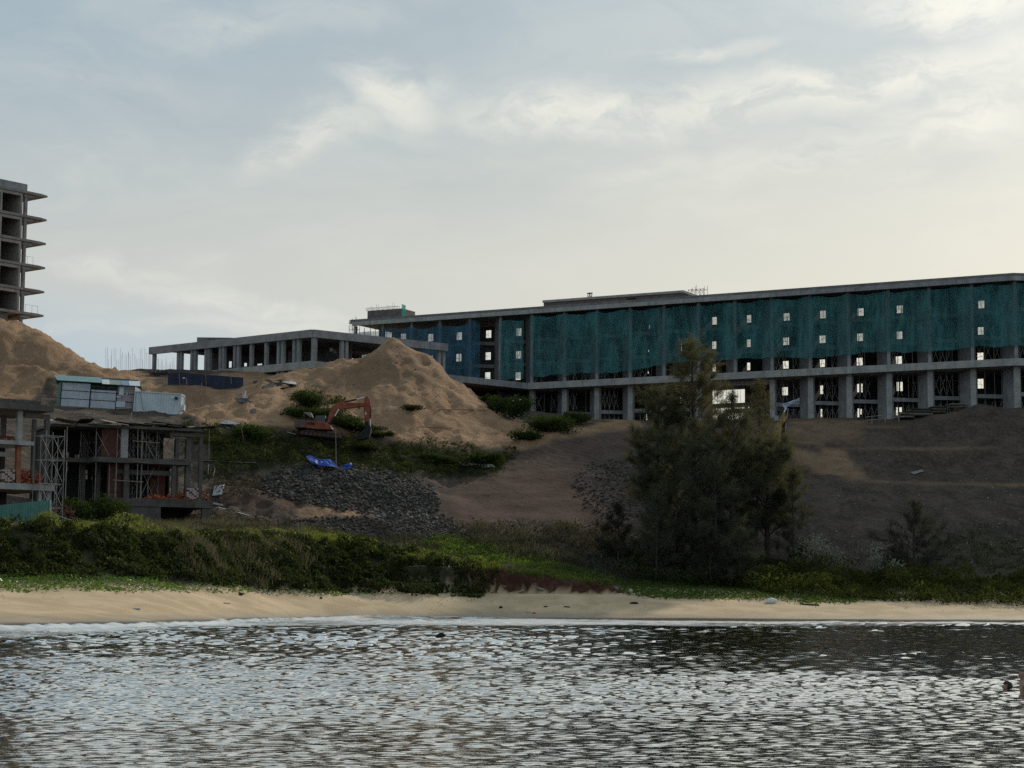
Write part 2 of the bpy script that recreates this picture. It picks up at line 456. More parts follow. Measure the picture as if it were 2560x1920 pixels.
# real ground covers
SAND_POLY = [(-400,760),(60,780),(330,925),(420,960),(560,935),(860,880),(980,820),(1270,1040),(1330,1060),(1600,1050),(1610,1075),(1400,1095),(1330,1125),(1120,1125),(960,1100),(860,1085),(760,1078),(620,1075),(520,1068),(455,1030),(340,975),(120,940),(90,1005),(-400,1005)]
sand = region(SAND_POLY, 9, 36) * (TPY < 1140)
sand = np.maximum(sand, region([(1960,1118),(2110,1122),(2170,1205),(2100,1195),(1990,1160)], 12, 40) * .6)
sand = np.maximum(sand, .4 * region([(1980,1040),(2160,1050),(2150,1110),(1960,1110)], 14, 40))
sand = np.maximum(sand, .8 * region([(745,1272),(930,1270),(960,1290),(740,1292)], 6, 14))
redd = region([(1080,1330),(1090,1265),(1190,1180),(1300,1150),(1440,1190),(1520,1330)], 30, 60)
redd = np.maximum(redd, region([(560,1215),(690,1205),(900,1270),(700,1280),(540,1265)], 20, 40) * .8)
redd = np.maximum(redd, region([(430,945),(520,970),(530,1010),(450,1020)], 12, 30) * .7)
redd = np.maximum(redd, .75 * region([(880,900),(1010,875),(1090,940),(1060,985),(960,960),(880,985),(800,1000),(830,930)], 20, 70))
redd = np.maximum(redd, .5 * region([(-200,850),(60,840),(140,900),(240,925),(100,935),(-200,930)], 20, 60))
vegm = region([(520,1075),(700,1080),(900,1100),(1290,1130),(1270,1185),(1120,1200),(960,1185),(880,1170),(700,1165),(560,1190),(520,1150)], 12, 40)
vegm = np.maximum(vegm, region([(-300,1300),(500,1330),(900,1345),(1250,1340),(1560,1400),(1560,1470),(1180,1440),(900,1490),(-300,1490)], 10, 20))
vegm = np.maximum(vegm, region([(1540,1440),(2700,1440),(2700,1512),(1540,1500)], 10, 14))
vegm = np.maximum(vegm, .7 * region([(2330,1340),(2700,1320),(2700,1450),(2250,1440)], 30, 80))
road = region([(1090,1310),(1080,1270),(1150,1210),(1250,1140),(1400,1100),(1590,1065),(1610,1085),(1560,1120),(1450,1175),(1420,1210),(1480,1260),(1520,1312)], 16, 20)
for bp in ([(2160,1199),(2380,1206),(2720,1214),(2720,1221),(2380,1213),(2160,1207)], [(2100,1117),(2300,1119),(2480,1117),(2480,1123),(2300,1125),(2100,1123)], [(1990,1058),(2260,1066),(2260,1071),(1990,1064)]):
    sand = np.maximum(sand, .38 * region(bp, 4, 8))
for a in (redd, vegm, road): a *= front
_rk = np.clip(road, 0, 1) * .75 * (GY > 195) * (GY < 250)
GZ = GZ * (1 - _rk) + np.where(_rk > 0, H(GX, GY, False), GZ) * _rk
beachm = 1 - INL
_ye = np.interp(GX, _cx, _cy) + (fbm(GX / 1.7 + 3, GY * 0 + 1.5, 3) - .5) * 1.6 + (fbm(GX / .5, GY * 0 + 8.5, 2) - .5) * .7
EROS = sstep(GX, P(1120, 1450, 182)[0], P(1235, 1450, 182)[0]) * (1 - sstep(GX, _cx[-1] + .6, _cx[-1] + 1.4)) * (np.abs(GY - _ye - .25) < 1.0)
INL = np.maximum(INL, EROS * sstep(GZ, 2.2, 2.35))
beachm = 1 - INL
tv = np.stack([GX, GY, GZ], -1).reshape(-1, 3)
ny, nx = GX.shape
I = np.arange(ny * nx).reshape(ny, nx)
Q = np.stack([I[:-1, :-1], I[:-1, 1:], I[1:, 1:], I[1:, :-1]], -1).reshape(-1, 4)
def fmean(a): return (a[:-1, :-1] + a[:-1, 1:] + a[1:, 1:] + a[1:, :-1]).reshape(-1) / 4
fb, fr, fs = fmean(beachm), fmean(road), fmean(sand * INL)
redd = np.maximum(redd, EROS)
cls = np.where(fb > .5, 0, np.where(fr > .5, 1, np.where((fs > .5) & (fmean(TPY) < 1140) & (fmean(TPX) > 620) & (fmean(TPX) < 1480), 2, np.where((fs > .5) & (fmean(TPX) < 330), 3, 4))))

def ground_material():
    m_ = bpy.data.materials.new('ground'); m_.use_nodes = True
    t = NT(m_.node_tree); m_.node_tree.nodes.clear()
    at = lambda n: t.n('ShaderNodeAttribute', attribute_name=n).outputs['Fac']
    pos = t.n('ShaderNodeNewGeometry').outputs['Position']
    n1 = t.noise(pos, .35, 6, .6, .4); n2 = t.noise(pos, 2.2, 5, .65); n3 = t.noise(pos, 9, 4, .7)
    vor = t.n('ShaderNodeTexVoronoi', {'Vector': pos, 'Scale': 2.4}).outputs['Distance']
    f = t.ss(t.m('ADD', t.m('MULTIPLY', n1, .5), t.m('MULTIPLY', n2, .5)), .36, .64)
    soil = t.mix(f, rgb(.046, .035, .028), rgb(.112, .086, .067))
    soil = t.mix(t.m('MULTIPLY', t.ss(n3, .60, .74), .55), soil, rgb(.17, .155, .14))
    soil = t.mix(t.m('MULTIPLY', t.ss(n3, .42, .3), .6), soil, rgb(.022, .019, .017))
    red = t.mix(f, rgb(.048, .028, .021), rgb(.098, .057, .042))
    dark = t.mix(f, rgb(.022, .026, .012), rgb(.05, .052, .026))
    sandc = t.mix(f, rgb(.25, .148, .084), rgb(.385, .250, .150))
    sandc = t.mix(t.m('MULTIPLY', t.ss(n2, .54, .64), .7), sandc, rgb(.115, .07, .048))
    rut = t.ss(t.n('ShaderNodeTexWave', {'Vector': t.vm('ADD', pos, t.vm('MULTIPLY', t.n('ShaderNodeTexNoise', {'Vector': pos, 'Scale': .12}).outputs['Color'], (9, 9, 0))), 'Scale': .35, 'Distortion': 2.0, 'Detail': 2.0}, bands_direction='DIAGONAL').outputs[0], .2, .9)
    rd = t.mix(t.m('ADD', t.m('MULTIPLY', f, .5), t.m('MULTIPLY', rut, .5)), rgb(.046, .030, .023), rgb(.100, .068, .053))
    bsand = t.mix(t.ss(n1, .38, .62), rgb(.42, .315, .195), rgb(.52, .40, .26))
    bsand = t.mix(t.m('MULTIPLY', t.ss(n3, .6, .75), .25), bsand, rgb(.24, .18, .12))
    c = t.mix(at('red'), soil, red)
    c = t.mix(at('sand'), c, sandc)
    c = t.mix(t.m('MULTIPLY', at('red'), t.m('MULTIPLY', at('sand'), t.ss(n1, .3, .6, .5, .95))), c, t.mix(.4, red, sandc))
    c = t.mix(t.m('MULTIPLY', at('road'), .95), c, t.mix(t.m('MULTIPLY', at('red'), .75), rd, red))
    c = t.mix(at('veg'), c, dark)
    c = t.mix(at('cliff'), c, t.mix(f, rgb(.040, .018, .013), rgb(.105, .050, .034)))
    c = t.mix(at('beach'), c, bsand)
    wet = at('wet')
    c = t.mix(wet, c, rgb(.10, .08, .06))
    bump = t.n('ShaderNodeBump', {'Strength': t.m('MULTIPLY', t.m('SUBTRACT', 1.0, t.m('MULTIPLY', t.m('MAXIMUM', at('beach'), t.m('MULTIPLY', at('road'), .8)), .85)), .9), 'Distance': .22,
                                  'Height': t.m('ADD', t.m('MULTIPLY', n2, .8), t.m('ADD', t.m('MULTIPLY', n3, .5), t.m('MULTIPLY', vor, .35)))})
    rough = t.m('SUBTRACT', .92, t.m('MULTIPLY', wet, .72))
    bs = t.n('ShaderNodeBsdfPrincipled', {'Base Color': c, 'Roughness': rough, 'Specular IOR Level': t.m('ADD', .12, t.m('MULTIPLY', wet, .4)), 'Normal': bump.outputs[0]})
    t.n('ShaderNodeOutputMaterial', {0: bs.outputs[0]})
    return m_
GROUND = ground_material()
wet = np.maximum(sstep(GZ + nz1 * .12, .34, .10), .45 * sstep(GZ + nz1 * .3, .8, .25))
for k, nm in enumerate(['beach', 'dirt_road', 'sand_mound', 'sand_hill', 'hillside']):
    q = Q[cls == k]
    u, inv = np.unique(q, return_inverse=True)
    me = np_mesh(nm, tv[u], [inv.reshape(-1, 4)])
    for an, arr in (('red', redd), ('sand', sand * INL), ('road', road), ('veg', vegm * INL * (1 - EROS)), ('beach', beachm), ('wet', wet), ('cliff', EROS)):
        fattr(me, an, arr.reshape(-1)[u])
    me.polygons.foreach_set('use_smooth', [True] * len(me.polygons))
    struct(link(nm, me, GROUND))

# nearest-grid lookups for planting
def hz(x, y):
    x = np.asarray(x, float); y = np.asarray(y, float)
    i = np.clip(np.searchsorted(gx, x) - 1, 0, len(gx) - 2); j = np.clip(np.searchsorted(gy, y) - 1, 0, len(gy) - 2)
    fx = (x - gx[i]) / (gx[i + 1] - gx[i]); fy = (y - gy[j]) / (gy[j + 1] - gy[j])
    return (GZ[j, i] * (1 - fx) + GZ[j, i + 1] * fx) * (1 - fy) + (GZ[j + 1, i] * (1 - fx) + GZ[j + 1, i + 1] * fx) * fy
def gz(x, y): return float(hz(x, y))
def on_ground(px, Y, dz=0.0):
    """ground point in photo column px at depth Y"""
    q = P(px, 1300, Y)
    for _ in range(3):
        z = gz(q[0], Y)
        pxx, pyy = proj(np.array([q[0], Y, z])); q = P(px, pyy, Y)
    return np.array([q[0], Y, gz(q[0], Y) + dz])

def ground_at(px, py, dz=0.0, y0=113.0, y1=272.0):
    """first ground point that the photo shows at (px, py)"""
    ys = np.arange(y0, y1, .2); q = Pn(px, py, ys)
    h = hz(q[:, 0], ys)
    k = np.nonzero(h >= q[:, 2])[0]
    i = k[0] if len(k) else len(ys) - 1
    return np.array([q[i, 0], ys[i], h[i] + dz])

# ---------------------------------------------------------------- sea
def sea():
    rows = [17.0]
    while rows[-1] < 200: rows.append(rows[-1] * (1 + (.0024 if rows[-1] < 60 else .0032)))
    rows = np.array(rows); cols = np.linspace(-1, 1, 560)
    yy = rows[:, None] * np.ones_like(cols)[None]
    xx = cols[None] * (rows[:, None] * .335 + 5)
    z = np.zeros_like(xx)
    depth = -hbase(xx, yy)
    sh = np.array([[c[0], c[1]] for c in ctrl if c[2] == 0.0]); o_ = np.argsort(sh[:, 0])
    dist = np.interp(xx, sh[o_, 0], sh[o_, 1]) - yy
    damp = sstep(dist, 0, 9)
    # calmer and rougher lanes
    lane = .76 + .55 * sstep(fbm(xx / 22 + 3, yy / 13, 4), .32, .68)
    rg = np.random.default_rng(5)
    wob_ = (fbm(xx / 14, yy / 14 + 4, 3) - .5) * 26
    calm = sstep(yy + wob_, 46, 68) * (1 - sstep(yy + wob_, 90, 120)) * sstep(xx / yy, -.02, .13) + .6 * sstep(yy, 34, 37) * (1 - sstep(yy, 39, 43)) * sstep(fbm(xx / 9, yy / 3, 2), .4, .6)
    lane = lane * (1 - .50 * np.clip(calm, 0, 1))
    for i in range(72):
        L = .16 * (22 ** rg.random()); th = rg.normal(0, .62) + .1; st_ = .054
        lc = .22 * (yy / 28) ** 1.2; band = np.exp(-(np.log(L / lc) / .62) ** 2)
        k = 2 * math.pi / L
        ph = rg.random() * 6.28
        a = st_ / k
        fade = band * sstep(L / np.where(yy < 60, .0024 * yy, .0032 * yy), 1.3, 2.6)
        z += a * fade * np.sin(k * (np.sin(th) * xx + np.cos(th) * yy) + ph + 1.2 * vnoise(xx / (L * 5) + i, yy / (L * 5)))
    z *= lane * (.18 + .82 * damp)
    # small breakers rolling in on the left and centre
    brk = 0
    for (off, amp, wid) in ((9.5, .22, 1.6), (4.2, .1, 1.0)):
        dd = (depth - .045 * off) / .045 + 2.0 * (fbm(xx / 9 + off, yy * 0 + 2.0, 3) - .5) * 4
        env = sstep(fbm(xx / 22 + off * 3, yy * 0 + 7.7, 2), .38, .6)
        brk = brk + amp * np.exp(-(dd / wid) ** 2) * env
    z += brk * (depth > 0)
    wide = np.interp(xx / yy * 4.8, [-1.3, -.5, .0, .5, 1.3], [62, 60, 60, 42, 28])  # band wider than the foam itself: near-shore sky sheen painted into the mask
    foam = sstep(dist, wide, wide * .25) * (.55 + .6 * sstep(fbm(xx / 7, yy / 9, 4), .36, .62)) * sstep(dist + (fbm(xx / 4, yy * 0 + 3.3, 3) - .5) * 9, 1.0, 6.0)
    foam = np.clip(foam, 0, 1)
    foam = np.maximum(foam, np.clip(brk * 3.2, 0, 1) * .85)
    V = np.stack([xx, yy, z], -1).reshape(-1, 3)
    n_r, n_c = xx.shape
    J = np.arange(n_r * n_c).reshape(n_r, n_c)
    q = np.stack([J[:-1, :-1], J[:-1, 1:], J[1:, 1:], J[1:, :-1]], -1).reshape(-1, 4)
    keep = (depth.reshape(-1)[q].max(1) > -.5)
    q = q[keep]
    # outer open water
    b0 = len(V)
    out = np.array([[-2500, -2500, -.25], [2500, -2500, -.25], [2500, 200, -.25], [-2500, 200, -.25]])
    me = np_mesh('sea', np.vstack([V, out]), [q, np.array([[b0, b0 + 1, b0 + 2, b0 + 3]])])
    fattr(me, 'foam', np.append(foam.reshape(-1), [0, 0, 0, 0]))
    me.polygons.foreach_set('use_smooth', [True] * len(me.polygons))
    m_ = bpy.data.materials.new('sea_water'); m_.use_nodes = True
    t = NT(m_.node_tree); m_.node_tree.nodes.clear()
    pos = t.n('ShaderNodeNewGeometry').outputs['Position']
    h1 = t.noise(t.vm('MULTIPLY', pos, (.55, 1.0, 1.0)), 2.6, 5, .62, .4)
    bump = t.n('ShaderNodeBump', {'Strength': .22, 'Distance': .06, 'Height': h1})
    fres = t.n('ShaderNodeFresnel', {'IOR': 1.45, 'Normal': bump.outputs[0]}).outputs[0]
    gl = t.n('ShaderNodeBsdfGlossy', {'Color': rgb(.97, .97, .95), 'Roughness': .04, 'Normal': bump.outputs[0]})
    df = t.n('ShaderNodeBsdfDiffuse', {'Color': rgb(.040, .044, .034)})
    fres = t.m('MINIMUM', t.m('ADD', .27, t.m('MULTIPLY', fres, 1.35)), 1.0)
    water = t.n('ShaderNodeMixShader', {0: fres, 1: df.outputs[0], 2: gl.outputs[0]})
    foam_sheen = t.n('ShaderNodeAttribute', attribute_name='foam').outputs['Fac']
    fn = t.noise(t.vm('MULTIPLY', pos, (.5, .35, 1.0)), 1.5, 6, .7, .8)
    ff = t.ss(t.m('ADD', foam_sheen, t.m('MULTIPLY', t.m('SUBTRACT', fn, .5), .5)), .12, .85)
    fo = t.n('ShaderNodeBsdfPrincipled', {'Base Color': rgb(.66, .68, .68), 'Roughness': .5})  # white for real foam, also painting the sky sheen on the water
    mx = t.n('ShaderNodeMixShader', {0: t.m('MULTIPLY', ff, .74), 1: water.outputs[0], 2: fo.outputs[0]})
    t.n('ShaderNodeOutputMaterial', {0: mx.outputs[0]})
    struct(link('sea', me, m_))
sea()
SC.cycles.use_denoising = False
SC.cycles.max_bounces = 5
SC.cycles.transparent_max_bounces = 24
SC.cycles.caustics_reflective = False
SC.cycles.caustics_refractive = False
# ---------------------------------------------------------------- shared materials
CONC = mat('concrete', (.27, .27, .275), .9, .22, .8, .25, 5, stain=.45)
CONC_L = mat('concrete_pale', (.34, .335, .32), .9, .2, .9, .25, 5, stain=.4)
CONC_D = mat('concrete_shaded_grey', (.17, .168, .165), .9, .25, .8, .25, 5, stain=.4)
BRICKC = mat('brick_red', (.105, .045, .035), .9, .3, 2.5, .3, 9)
BRICKO = mat('brick_orange', (.27, .075, .04), .9, .35, 3.0, .3, 9)
STEEL = mat('scaffold_steel', (.30, .275, .25), .6, .3, 2.0, metal=.3)
RUST = mat('rusty_rebar', (.12, .07, .05), .8, .3, 3.0)
TIMBER = mat('timber', (.23, .17, .12), .9, .3, 2.0)
BLACKD = mat('dark_rubber', (.018, .018, .018), .8, .3, 3.0)
WHITEP = mat('white_plastic', (.62, .63, .64), .6, .15, 2.0)

def netmat(name, col, cover):
    m_ = bpy.data.materials.new(name); m_.use_nodes = True
    t = NT(m_.node_tree); m_.node_tree.nodes.clear()
    pos = t.n('ShaderNodeNewGeometry').outputs['Position']
    big = t.m('ADD', t.m('MULTIPLY', t.noise(t.vm('MULTIPLY', pos, (1, 1, .25)), 1.1, 5, .65, .3), .6), t.m('MULTIPLY', t.noise(t.vm('MULTIPLY', pos, (1, 1, .6)), .28, 4, .6, .5), .4))
    c = t.mix(t.ss(big, .35, .65), rgb(*[v * .75 for v in col]), rgb(*[v * 1.25 for v in col]))
    d = t.n('ShaderNodeBsdfDiffuse', {'Color': c})
    tr = t.n('ShaderNodeBsdfTranslucent', {'Color': c})
    body = t.n('ShaderNodeMixShader', {0: .35, 1: d.outputs[0], 2: tr.outputs[0]})
    tp = t.n('ShaderNodeBsdfTransparent')
    mx = t.n('ShaderNodeMixShader', {0: t.ss(big, .36, .64, cover - .16, cover + .16), 1: tp.outputs[0], 2: body.outputs[0]})
    t.n('ShaderNodeOutputMaterial', {0: mx.outputs[0]})
    return m_
NET_G = netmat('net_green', (.088, .262, .272), .58)
NET_B = netmat('net_blue', (.070, .190, .275), .62)
NET_T = netmat('net_turquoise', (.05, .35, .30), .6)

# ---------------------------------------------------------------- the long hotel shell
FA = P(2540, 800, 250)[:2]; FB = P(885, 850, 297)[:2]
FT = (FA - FB) / np.linalg.norm(FA - FB)            # along the front, towards the right
FN = np.array([-FT[1], FT[0]])                       # inwards
if FN[1] < 0: FN = -FN
def fac(px, py=850):
    """plan point of the front line in photo column px"""
    d = P(px, py, 1.0)[:2]
    # s*d = FB + k*FT
    M = np.array([d, -FT]).T
    s_, k = np.linalg.solve(M, FB)
    return FB + k * FT
COLS = [2655, 2540, 2431, 2324, 2221.6, 2122, 2025.6, 1930, 1838, 1747, 1660, 1575.7, 1492.7, 1411.7, 1330, 1251, 1175, 1100, 1029, 957, 888]
CP = [fac(c) for c in COLS]
CP[0] = CP[1] + np.array([6.0, 0.6])                 # the end bay turns a little
ZR, ZRS, ZP, ZPS = 44.65, 43.7, 33.28, 32.33         # roof top / soffit, podium top / soffit
ZF = [33.28, 36.75, 40.2]; ZL = 28.95; ZG = 25.3
DEP = 11.0
hotel = empty('hotel_building', (CP[9][0], CP[9][1], 25.3), 'long unfinished concrete hotel block hung with green and blue safety nets', 'building')
def P3(p, z): return np.array([p[0], p[1], z])
fo = lambda p, d: np.asarray(p) + FN * d             # shift inwards

mb = MB(); mb.slab([fo(CP[1], -1.0), CP[1] + FT * 0 + FN * (DEP + 1), fo(CP[-1], DEP + 1), fo(CP[-1] - FT * .6, -1.0)], ZRS + .35, ZR - .45)
mb.build('roof_slab', CONC, hotel)
mb = MB(); mb.slab([fo(CP[0], -1.0), fo(CP[0], DEP + 1), fo(CP[1], DEP + .98), fo(CP[1], -1.0) + FT * .002], ZRS + .35, ZR - .45); mb.build('roof_slab', CONC, hotel)
mb = MB()
for a, b in ((CP[1], CP[14]), (CP[14], CP[-1] - FT * .5)):
    mb.slab([fo(a, -.75), fo(a, -.45), fo(b, -.45), fo(b, -.75)], ZR - .448, ZR)
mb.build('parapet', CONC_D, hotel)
mb = MB(); mb.slab([fo(CP[0], -.75), fo(CP[0], -.45), fo(CP[1], -.45), fo(CP[1], -.75) + FT * .01], ZR - .448, ZR); mb.build('parapet', CONC_D, hotel)
# edge beam under the roof, a slightly paler cast band
for k, (a, b) in enumerate(((0, 1), (1, 7), (7, 14), (14, 20))):
    mb = MB(); mb.slab([fo(CP[a], -1.05), fo(CP[a], -.72), fo(CP[b], -.72) + FT * .02, fo(CP[b], -1.05) + FT * .02], ZRS - .08, ZRS + .52)
    mb.build('edge_beam', CONC_L if k != 1 else CONC, hotel)
# podium slab: straight on the right, swinging forward on the left towards the pavilion
lw = [P(1115, 936, 271)[:2], P(1000, 930, 265)[:2]]
def podium(a, b, c0=-1.3):
    mb = MB(); mb.slab([fo(a, c0), fo(a, DEP + .6), fo(b, DEP + .6) + FT * .02, fo(b, c0) + FT * .02], ZPS, ZP); mb.build('podium_slab', CONC_L, hotel)
podium(CP[0], CP[1]); podium(CP[1], CP[6]); podium(CP[6], CP[14])
mb = MB(); mb.slab([fo(CP[14], -1.3), fo(CP[14], DEP + .6), fo(CP[-1], DEP + .6), lw[1] + FN * 14, lw[1], lw[0]], ZPS + .02, ZP - .03); mb.build('podium_slab', CONC, hotel)
GATE = {8}                                            # column left out below the podium: the carriage gateway
for i, c in enumerate(CP):
    z0 = ZG - 1.5
    if i in GATE: z0 = ZP
    w_ = .5
    for (a, b) in ((z0, ZPS), (ZP, ZRS)):
        if b - a < 1: continue
        mb = MB(); ww = .75 if a < 30 else .42
        mb.box(P3(fo(c, ww / 2 - .1), (a + b) / 2), (ww, ww, b - a - .004), (np.append(FT, 0), np.append(FN, 0), (0, 0, 1)))
        mb.build('column', CONC_L if a < 30 else CONC, hotel)
    if i % 3 == 1 and a < 30:
        mb = MB(); mb.box(P3(fo(c + FT * .75, .5), (ZG - 1.5 + ZPS) / 2), (.35, .35, ZPS - ZG + 1.49), (np.append(FT, 0), np.append(FN, 0), (0, 0, 1))); mb.build('column', CONC, hotel)
rg = random.Random(3)
Bp = []
for i in range(len(CP) - 1):
    C, A = CP[i], CP[i + 1]                           # C right column, A left column
    L = np.linalg.norm(C - A); B = A + FT * (L * .56) + FN * (L * .48)
    Bp.append(B)
    gate = i in (7, 8)
    # oblique return wall from inner corner to the right column (upper and lower storeys)
    wt = C + FN * .35 - B; wl = np.linalg.norm(wt); wt = wt / wl; wn = np.array([-wt[1], wt[0]])
    for (a, b) in ((ZP, ZRS), (ZG - 1.5, ZPS)):
        if gate and a < 30: continue
        if i == 16 and a > 30: pass
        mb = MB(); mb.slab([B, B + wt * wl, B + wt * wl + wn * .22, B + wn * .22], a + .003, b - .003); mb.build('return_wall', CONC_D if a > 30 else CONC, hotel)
    # party wall back to the rear
    mb = MB(); mb.slab([B + FT * .02 + FN * .2, B + FT * .22 + FN * .2, B + FT * .22 + FN * (DEP - np.dot(B - CP[1], FN) - .3), B + FT * .02 + FN * (DEP - np.dot(B - CP[1], FN) - .3)], (ZP if gate else ZG) + .005, ZRS - .01)
    if i < 12: mb.build('party_wall', CONC_D, hotel)
    # storey slabs with a front beam
    for z in ZF[1:] + ([] if gate else [ZL]):
        mb = MB()
        mb.slab([A + FN * .3, B, B + FN * 4.5, A + FN * (4.5 + .54 * L)], z - .28, z)
        bt = B - (A + FN * .3); bl = np.linalg.norm(bt); bt /= bl; bn = np.array([bt[1], -bt[0]])
        if bn[1] > 0: bn = -bn
        mb.slab([A + FN * .3 + bn * .05, B + bn * .05, B - bn * .2, A + FN * .3 - bn * .2], z - .5, z + .02)
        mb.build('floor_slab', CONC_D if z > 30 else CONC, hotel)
    # ground floor plinth
    # scaffolding in the opening
    if not gate and i != 15:
        mb = MB(); p0 = A + FN * .9 + FT * .1; p1 = B + FN * .5
        n = rg.choice((4, 5, 5, 6))
        for k in range(n):
            q = p0 + (p1 - p0) * (k + .3 * rg.random()) / (n - .7)
            for (a, b) in ((ZL + .03, ZPS - .05), (ZG + .1, ZL - .5), (ZF[0] + .03, ZF[1] - .3), (ZF[1] + .03, ZF[2] - .3), (ZF[2] + .03, ZRS - .1)):
                if rg.random() < .12: continue
                mb.tube(P3(q, a), P3(q, b), .045, n=4)
                if k < n - 1:
                    q2 = p0 + (p1 - p0) * (k + 1) / (n - .7)
                    if rg.random() < .8: mb.tube(P3(q, a + .3), P3(q2, b - .5), .022, n=3); mb.tube(P3(q2, a + .3), P3(q, b - .5), .022, n=3)
                    if rg.random() < .5: mb.tube(P3(q, (a + b) / 2 + .5), P3(q2, (a + b) / 2 + .5), .025, n=3)
        mb.build('scaffold', STEEL, hotel)
# gateway: lintel beam with the cross beam between two openings
gl, gr = CP[9], CP[7]
for (z0, z1, d_) in ((28.75, 29.35, DEP - .6), (ZPS - .7, ZPS - .01, .6)):
    mb = MB(); mb.slab([fo(gl, d_), fo(gr, d_), fo(gr, d_ + .4), fo(gl, d_ + .4)], z0, z1); mb.build('gateway_beam', CONC, hotel)

# rear wall with the window holes the sky shines through
def back_hit(px, py):
    d = P(px, py, 1.0) - CAM
    o = CP[1] + FN * DEP
    M = np.array([[d[0], -FT[0]], [d[1], -FT[1]]])
    s_, k = np.linalg.solve(M, o - CAM[:2])
    return k, CAM[2] + d[2] * s_
win = []
def W(px, py, w_=15, h_=19): win.append((px - w_ / 2, py - h_ / 2, px + w_ / 2, py + h_ / 2))
for px, rows_ in ((2453, (761, 827, 891)), (2249, (773, 838, 900)), (2151, (780, 843, 904)), (2057, (786, 848, 908)), (1966, (792, 853, 912)),
                  (1870, (797, 858, 916)), (1784, (802, 863, 920)), (1297, (830, 887, 940)), (1221, (835, 890, 940)), (1147.5, (840, 894)), (1076, (844, 898)), (1008, (843,))):
    for k, y_ in enumerate(rows_): W(px - k * 1.2, y_, 15.5 if px > 1500 else 14, 19)
for px, y_, w_, h_ in ((2451, 959, 15, 24), (2450, 1019, 15, 16), (2244, 966, 6, 23), (2253, 966, 7, 23), (2242, 1028, 5, 20), (2251, 1028, 7, 20), (2145, 969, 8, 23), (2154, 969, 5, 23), (2144, 1032, 8, 22), (2152, 1029, 5, 14),
                       (2052, 973, 11, 24), (2050, 1035, 11, 25), (1962, 976, 15, 24), (1703, 867, 4, 20), (1623, 817, 3, 9), (1621, 877, 3, 6), (1620, 931, 3, 6), (1616, 1043, 4, 15), (1871, 1022, 4, 11),
                       (1319, 1000, 3, 26), (1324, 992, 4, 30), (1700, 1000, 4, 14)): W(px, y_, w_, h_)
win += [(1747, 963, 1862, 1009), (1747, 1020, 1862, 1073), (1192, 980, 1206, 993), (1210, 979, 1229, 996), (1251, 976, 1274, 1004), (1280, 976, 1303, 1008)]
rects = []
for (x0, y0, x1, y1) in win:
    ka, za = back_hit(x0, (y0 + y1) / 2); kb, zb = back_hit(x1, (y0 + y1) / 2)
    _, zt = back_hit((x0 + x1) / 2, y0); _, zl = back_hit((x0 + x1) / 2, y1)
    rects.append((min(ka, kb), max(ka, kb), zl, zt))
k0 = np.dot(CP[-1] - CP[1], FT); k1 = np.dot(CP[0] - CP[1], FT)
br = sorted(set([k0, k1] + [r[0] for r in rects] + [r[1] for r in rects]))
br = [b for b in br if k0 <= b <= k1]
o = CP[1] + FN * DEP
segs = []
for a, b in zip(br[:-1], br[1:]):
    if b - a < 1e-4: continue
    hs = sorted([(r[2], r[3]) for r in rects if r[0] <= a + 1e-6 and r[1] >= b - 1e-6])
    z = ZG - 1.5
    for (lo, hi) in hs + [(ZRS + .3, None)]:
        if lo > z + .01: segs.append((a, b, z, lo))
        z = max(z, hi) if hi else z
# one panel of rear wall per bay
ks = [np.dot(c - CP[1], FT) for c in CP]
for i in range(len(CP) - 1):
    mb = MB(); hit = False
    for (a, b, z0, z1) in segs:
        aa, bb = max(a, ks[i + 1] if i < len(CP) - 2 else k0), min(b, ks[i] if i > 0 else k1)
        if bb - aa > 1e-3:
            mb.slab([o + FT * aa, o + FT * bb, o + FT * bb + FN * .22, o + FT * aa + FN * .22], z0, z1); hit = True
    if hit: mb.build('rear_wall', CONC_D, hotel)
# bars and props standing in the window holes, as the photograph shows in nearly every one
mb = MB()
for (a, b, z0, z1) in rects:
    q = lambda k, z: P3(o + FT * k - FN * .25, z)
    wd = b - a
    if wd < .5: continue
    for t_ in ([.3 + .4 * rg.random()] if wd < 2 else [.06 * j + .03 * rg.random() for j in range(1, 16)]):
        mb.tube(q(a + wd * t_, z0), q(a + wd * t_, z1), .022, n=3)
    if wd < 2:
        mb.tube(q(a, z0 + (z1 - z0) * (.2 + .4 * rg.random())), q(b, z0 + (z1 - z0) * (.2 + .5 * rg.random())), .02, n=3)
        if rg.random() < .6: mb.tube(q(a, z0 + (z1 - z0) * rg.random()), q(b, z0 + (z1 - z0) * rg.random()), .018, n=3)
stuff(mb.build('window_props', STEEL, hotel))

